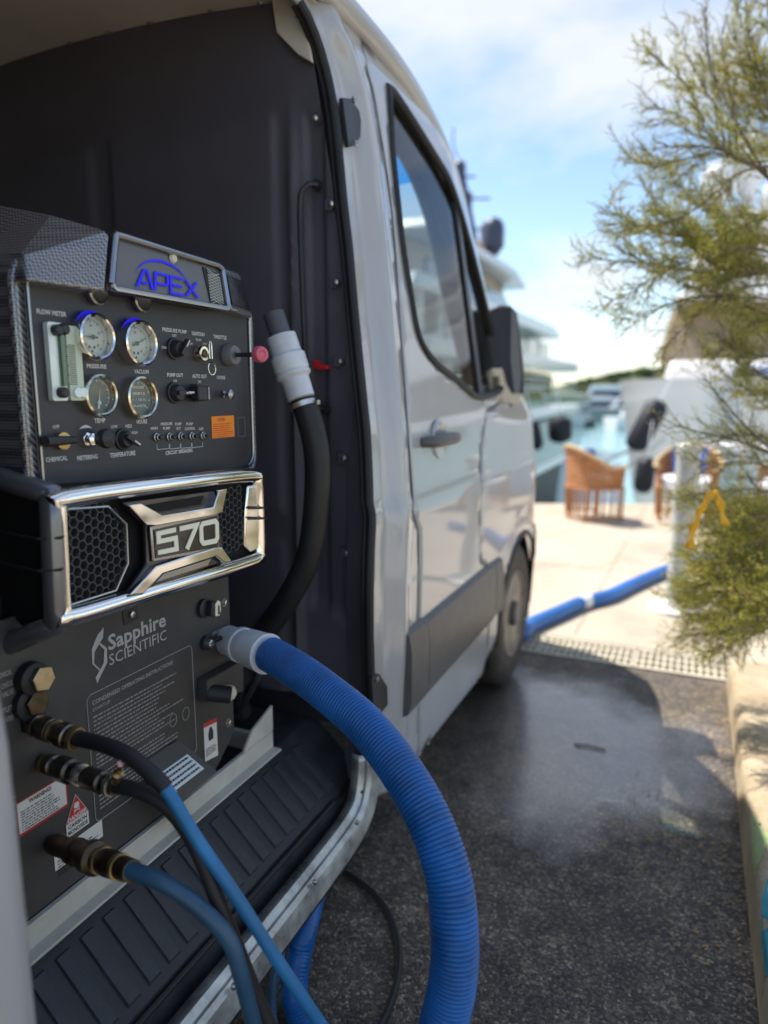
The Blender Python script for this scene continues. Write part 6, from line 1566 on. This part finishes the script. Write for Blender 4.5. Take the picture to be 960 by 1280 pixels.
for pl, d0, dens, r0 in MAIN:
    dz = rs.uniform(-.12, .12)
    pts = catmull([at(u, v, d0 + dz + .03 * sin(i * 2.1)) for i, (u, v) in enumerate(pl)], .03)
    g = MB(); g.tube(pts, lambda s_, L: r0 * (1 - .86 * s_ / L) + .0004, 6); g.build('branch', BARK, sb)
    Lm = sum((pts[i + 1] - pts[i]).length for i in range(len(pts) - 1))
    cnt = int(Lm / (.026 if d0 > 2.44 and pl[0][1] < 520 and dens < 1.8 else .034) * (.7 + .5 * dens))
    for k in range(cnt):
        t = (.25 + .75 * (k + rs.random()) / cnt); i = min(len(pts) - 2, int(t * (len(pts) - 1)))
        d_ = (pts[i + 1] - pts[i]).normalized(); s_ = d_.orthogonal().normalized(); s_.rotate(Matrix.Rotation(rs.random() * 2 * pi, 3, d_))
        twig(pts[i], (d_ + s_ * rs.uniform(.35, .8)).normalized(), rs.uniform(.06, .17) * (1.15 - .4 * t), .0016, dens, 0)
tag(nb.build('twigs', BARK, sb, smooth=False), kind='stuff')
tag(nn.build('needles', LEAF, sb, smooth=False), kind='stuff')
tr_ = [Vector((1.35, 2.75, .08)), Vector((1.30, 2.72, .6)), at(1025, 650, 2.6), at(1030, 420, 2.6), at(1015, 290, 2.55)]
g = MB(); g.tube(catmull(tr_, .05), lambda s_, L: .035 - .022 * s_ / L, 10); g.build('trunk', BARK, sb)
for u, v in ((1035, 560), (1030, 380)):
    g = MB(); g.tube([Vector((1.3, 2.72, .5)), at(u, v + 60, 2.55), at(u - 20, v, 2.5)], .012, 8); g.build('limb', BARK, sb)
yb_ = [at(862, 686, 2.2), at(866, 664, 2.19), at(874, 642, 2.18), at(886, 622, 2.17), at(893, 613, 2.17), at(899, 625, 2.18), at(903, 643, 2.19), at(907, 657, 2.2)]
g = MB(); rows = []
for i, p in enumerate(catmull(yb_, .008)):
    w_ = .011 * (1 + .35 * sin(i * .9)); rows.append([p - RT * w_ + FW * .004 * sin(i), p + FW * .003, p + RT * w_ - FW * .003 * sin(i * .7)])
g.grid(rows); g.build('yellow', mat('yellow_tape', (.80, .42, .02), .4), None, solid=.0006)
ob = bpy.data.objects['yellow']; ob.name = 'yellow_tape'; tag(ob, 'crumpled yellow tape caught on the shrub beside the pale post', 'tape')

# leaf litter blown against the kerb
rl = random.Random(5)
g = MB()
for i in range(420):
    if i % 3: x = .225 - abs(rl.gauss(0, .10)); y = rl.uniform(1.7, 3.55)
    else: x = rl.gauss(-.02, .12); y = rl.gauss(2.25, .16)
    if x > .222: continue
    a = rl.random() * 2 * pi; L = rl.uniform(.004, .012); w_ = L * rl.uniform(.12, .4); c = Vector((x, y, .006 + rl.random() * .004)); d_ = Vector((cos(a), sin(a), rl.uniform(-.3, .3))) * L; n_ = Vector((-sin(a), cos(a), rl.uniform(-.4, .4))) * w_
    g.add([c - d_, c + n_, c + d_, c - n_], [(0, 1, 2, 3)])
tag(g.build('leaf_litter', mat('dry_leaf', (.34, .22, .08), .8, var=.5, vscale=30), smooth=False), 'dry yellow-brown leaf litter scattered on the asphalt along the kerb', 'leaf litter', kind='stuff')
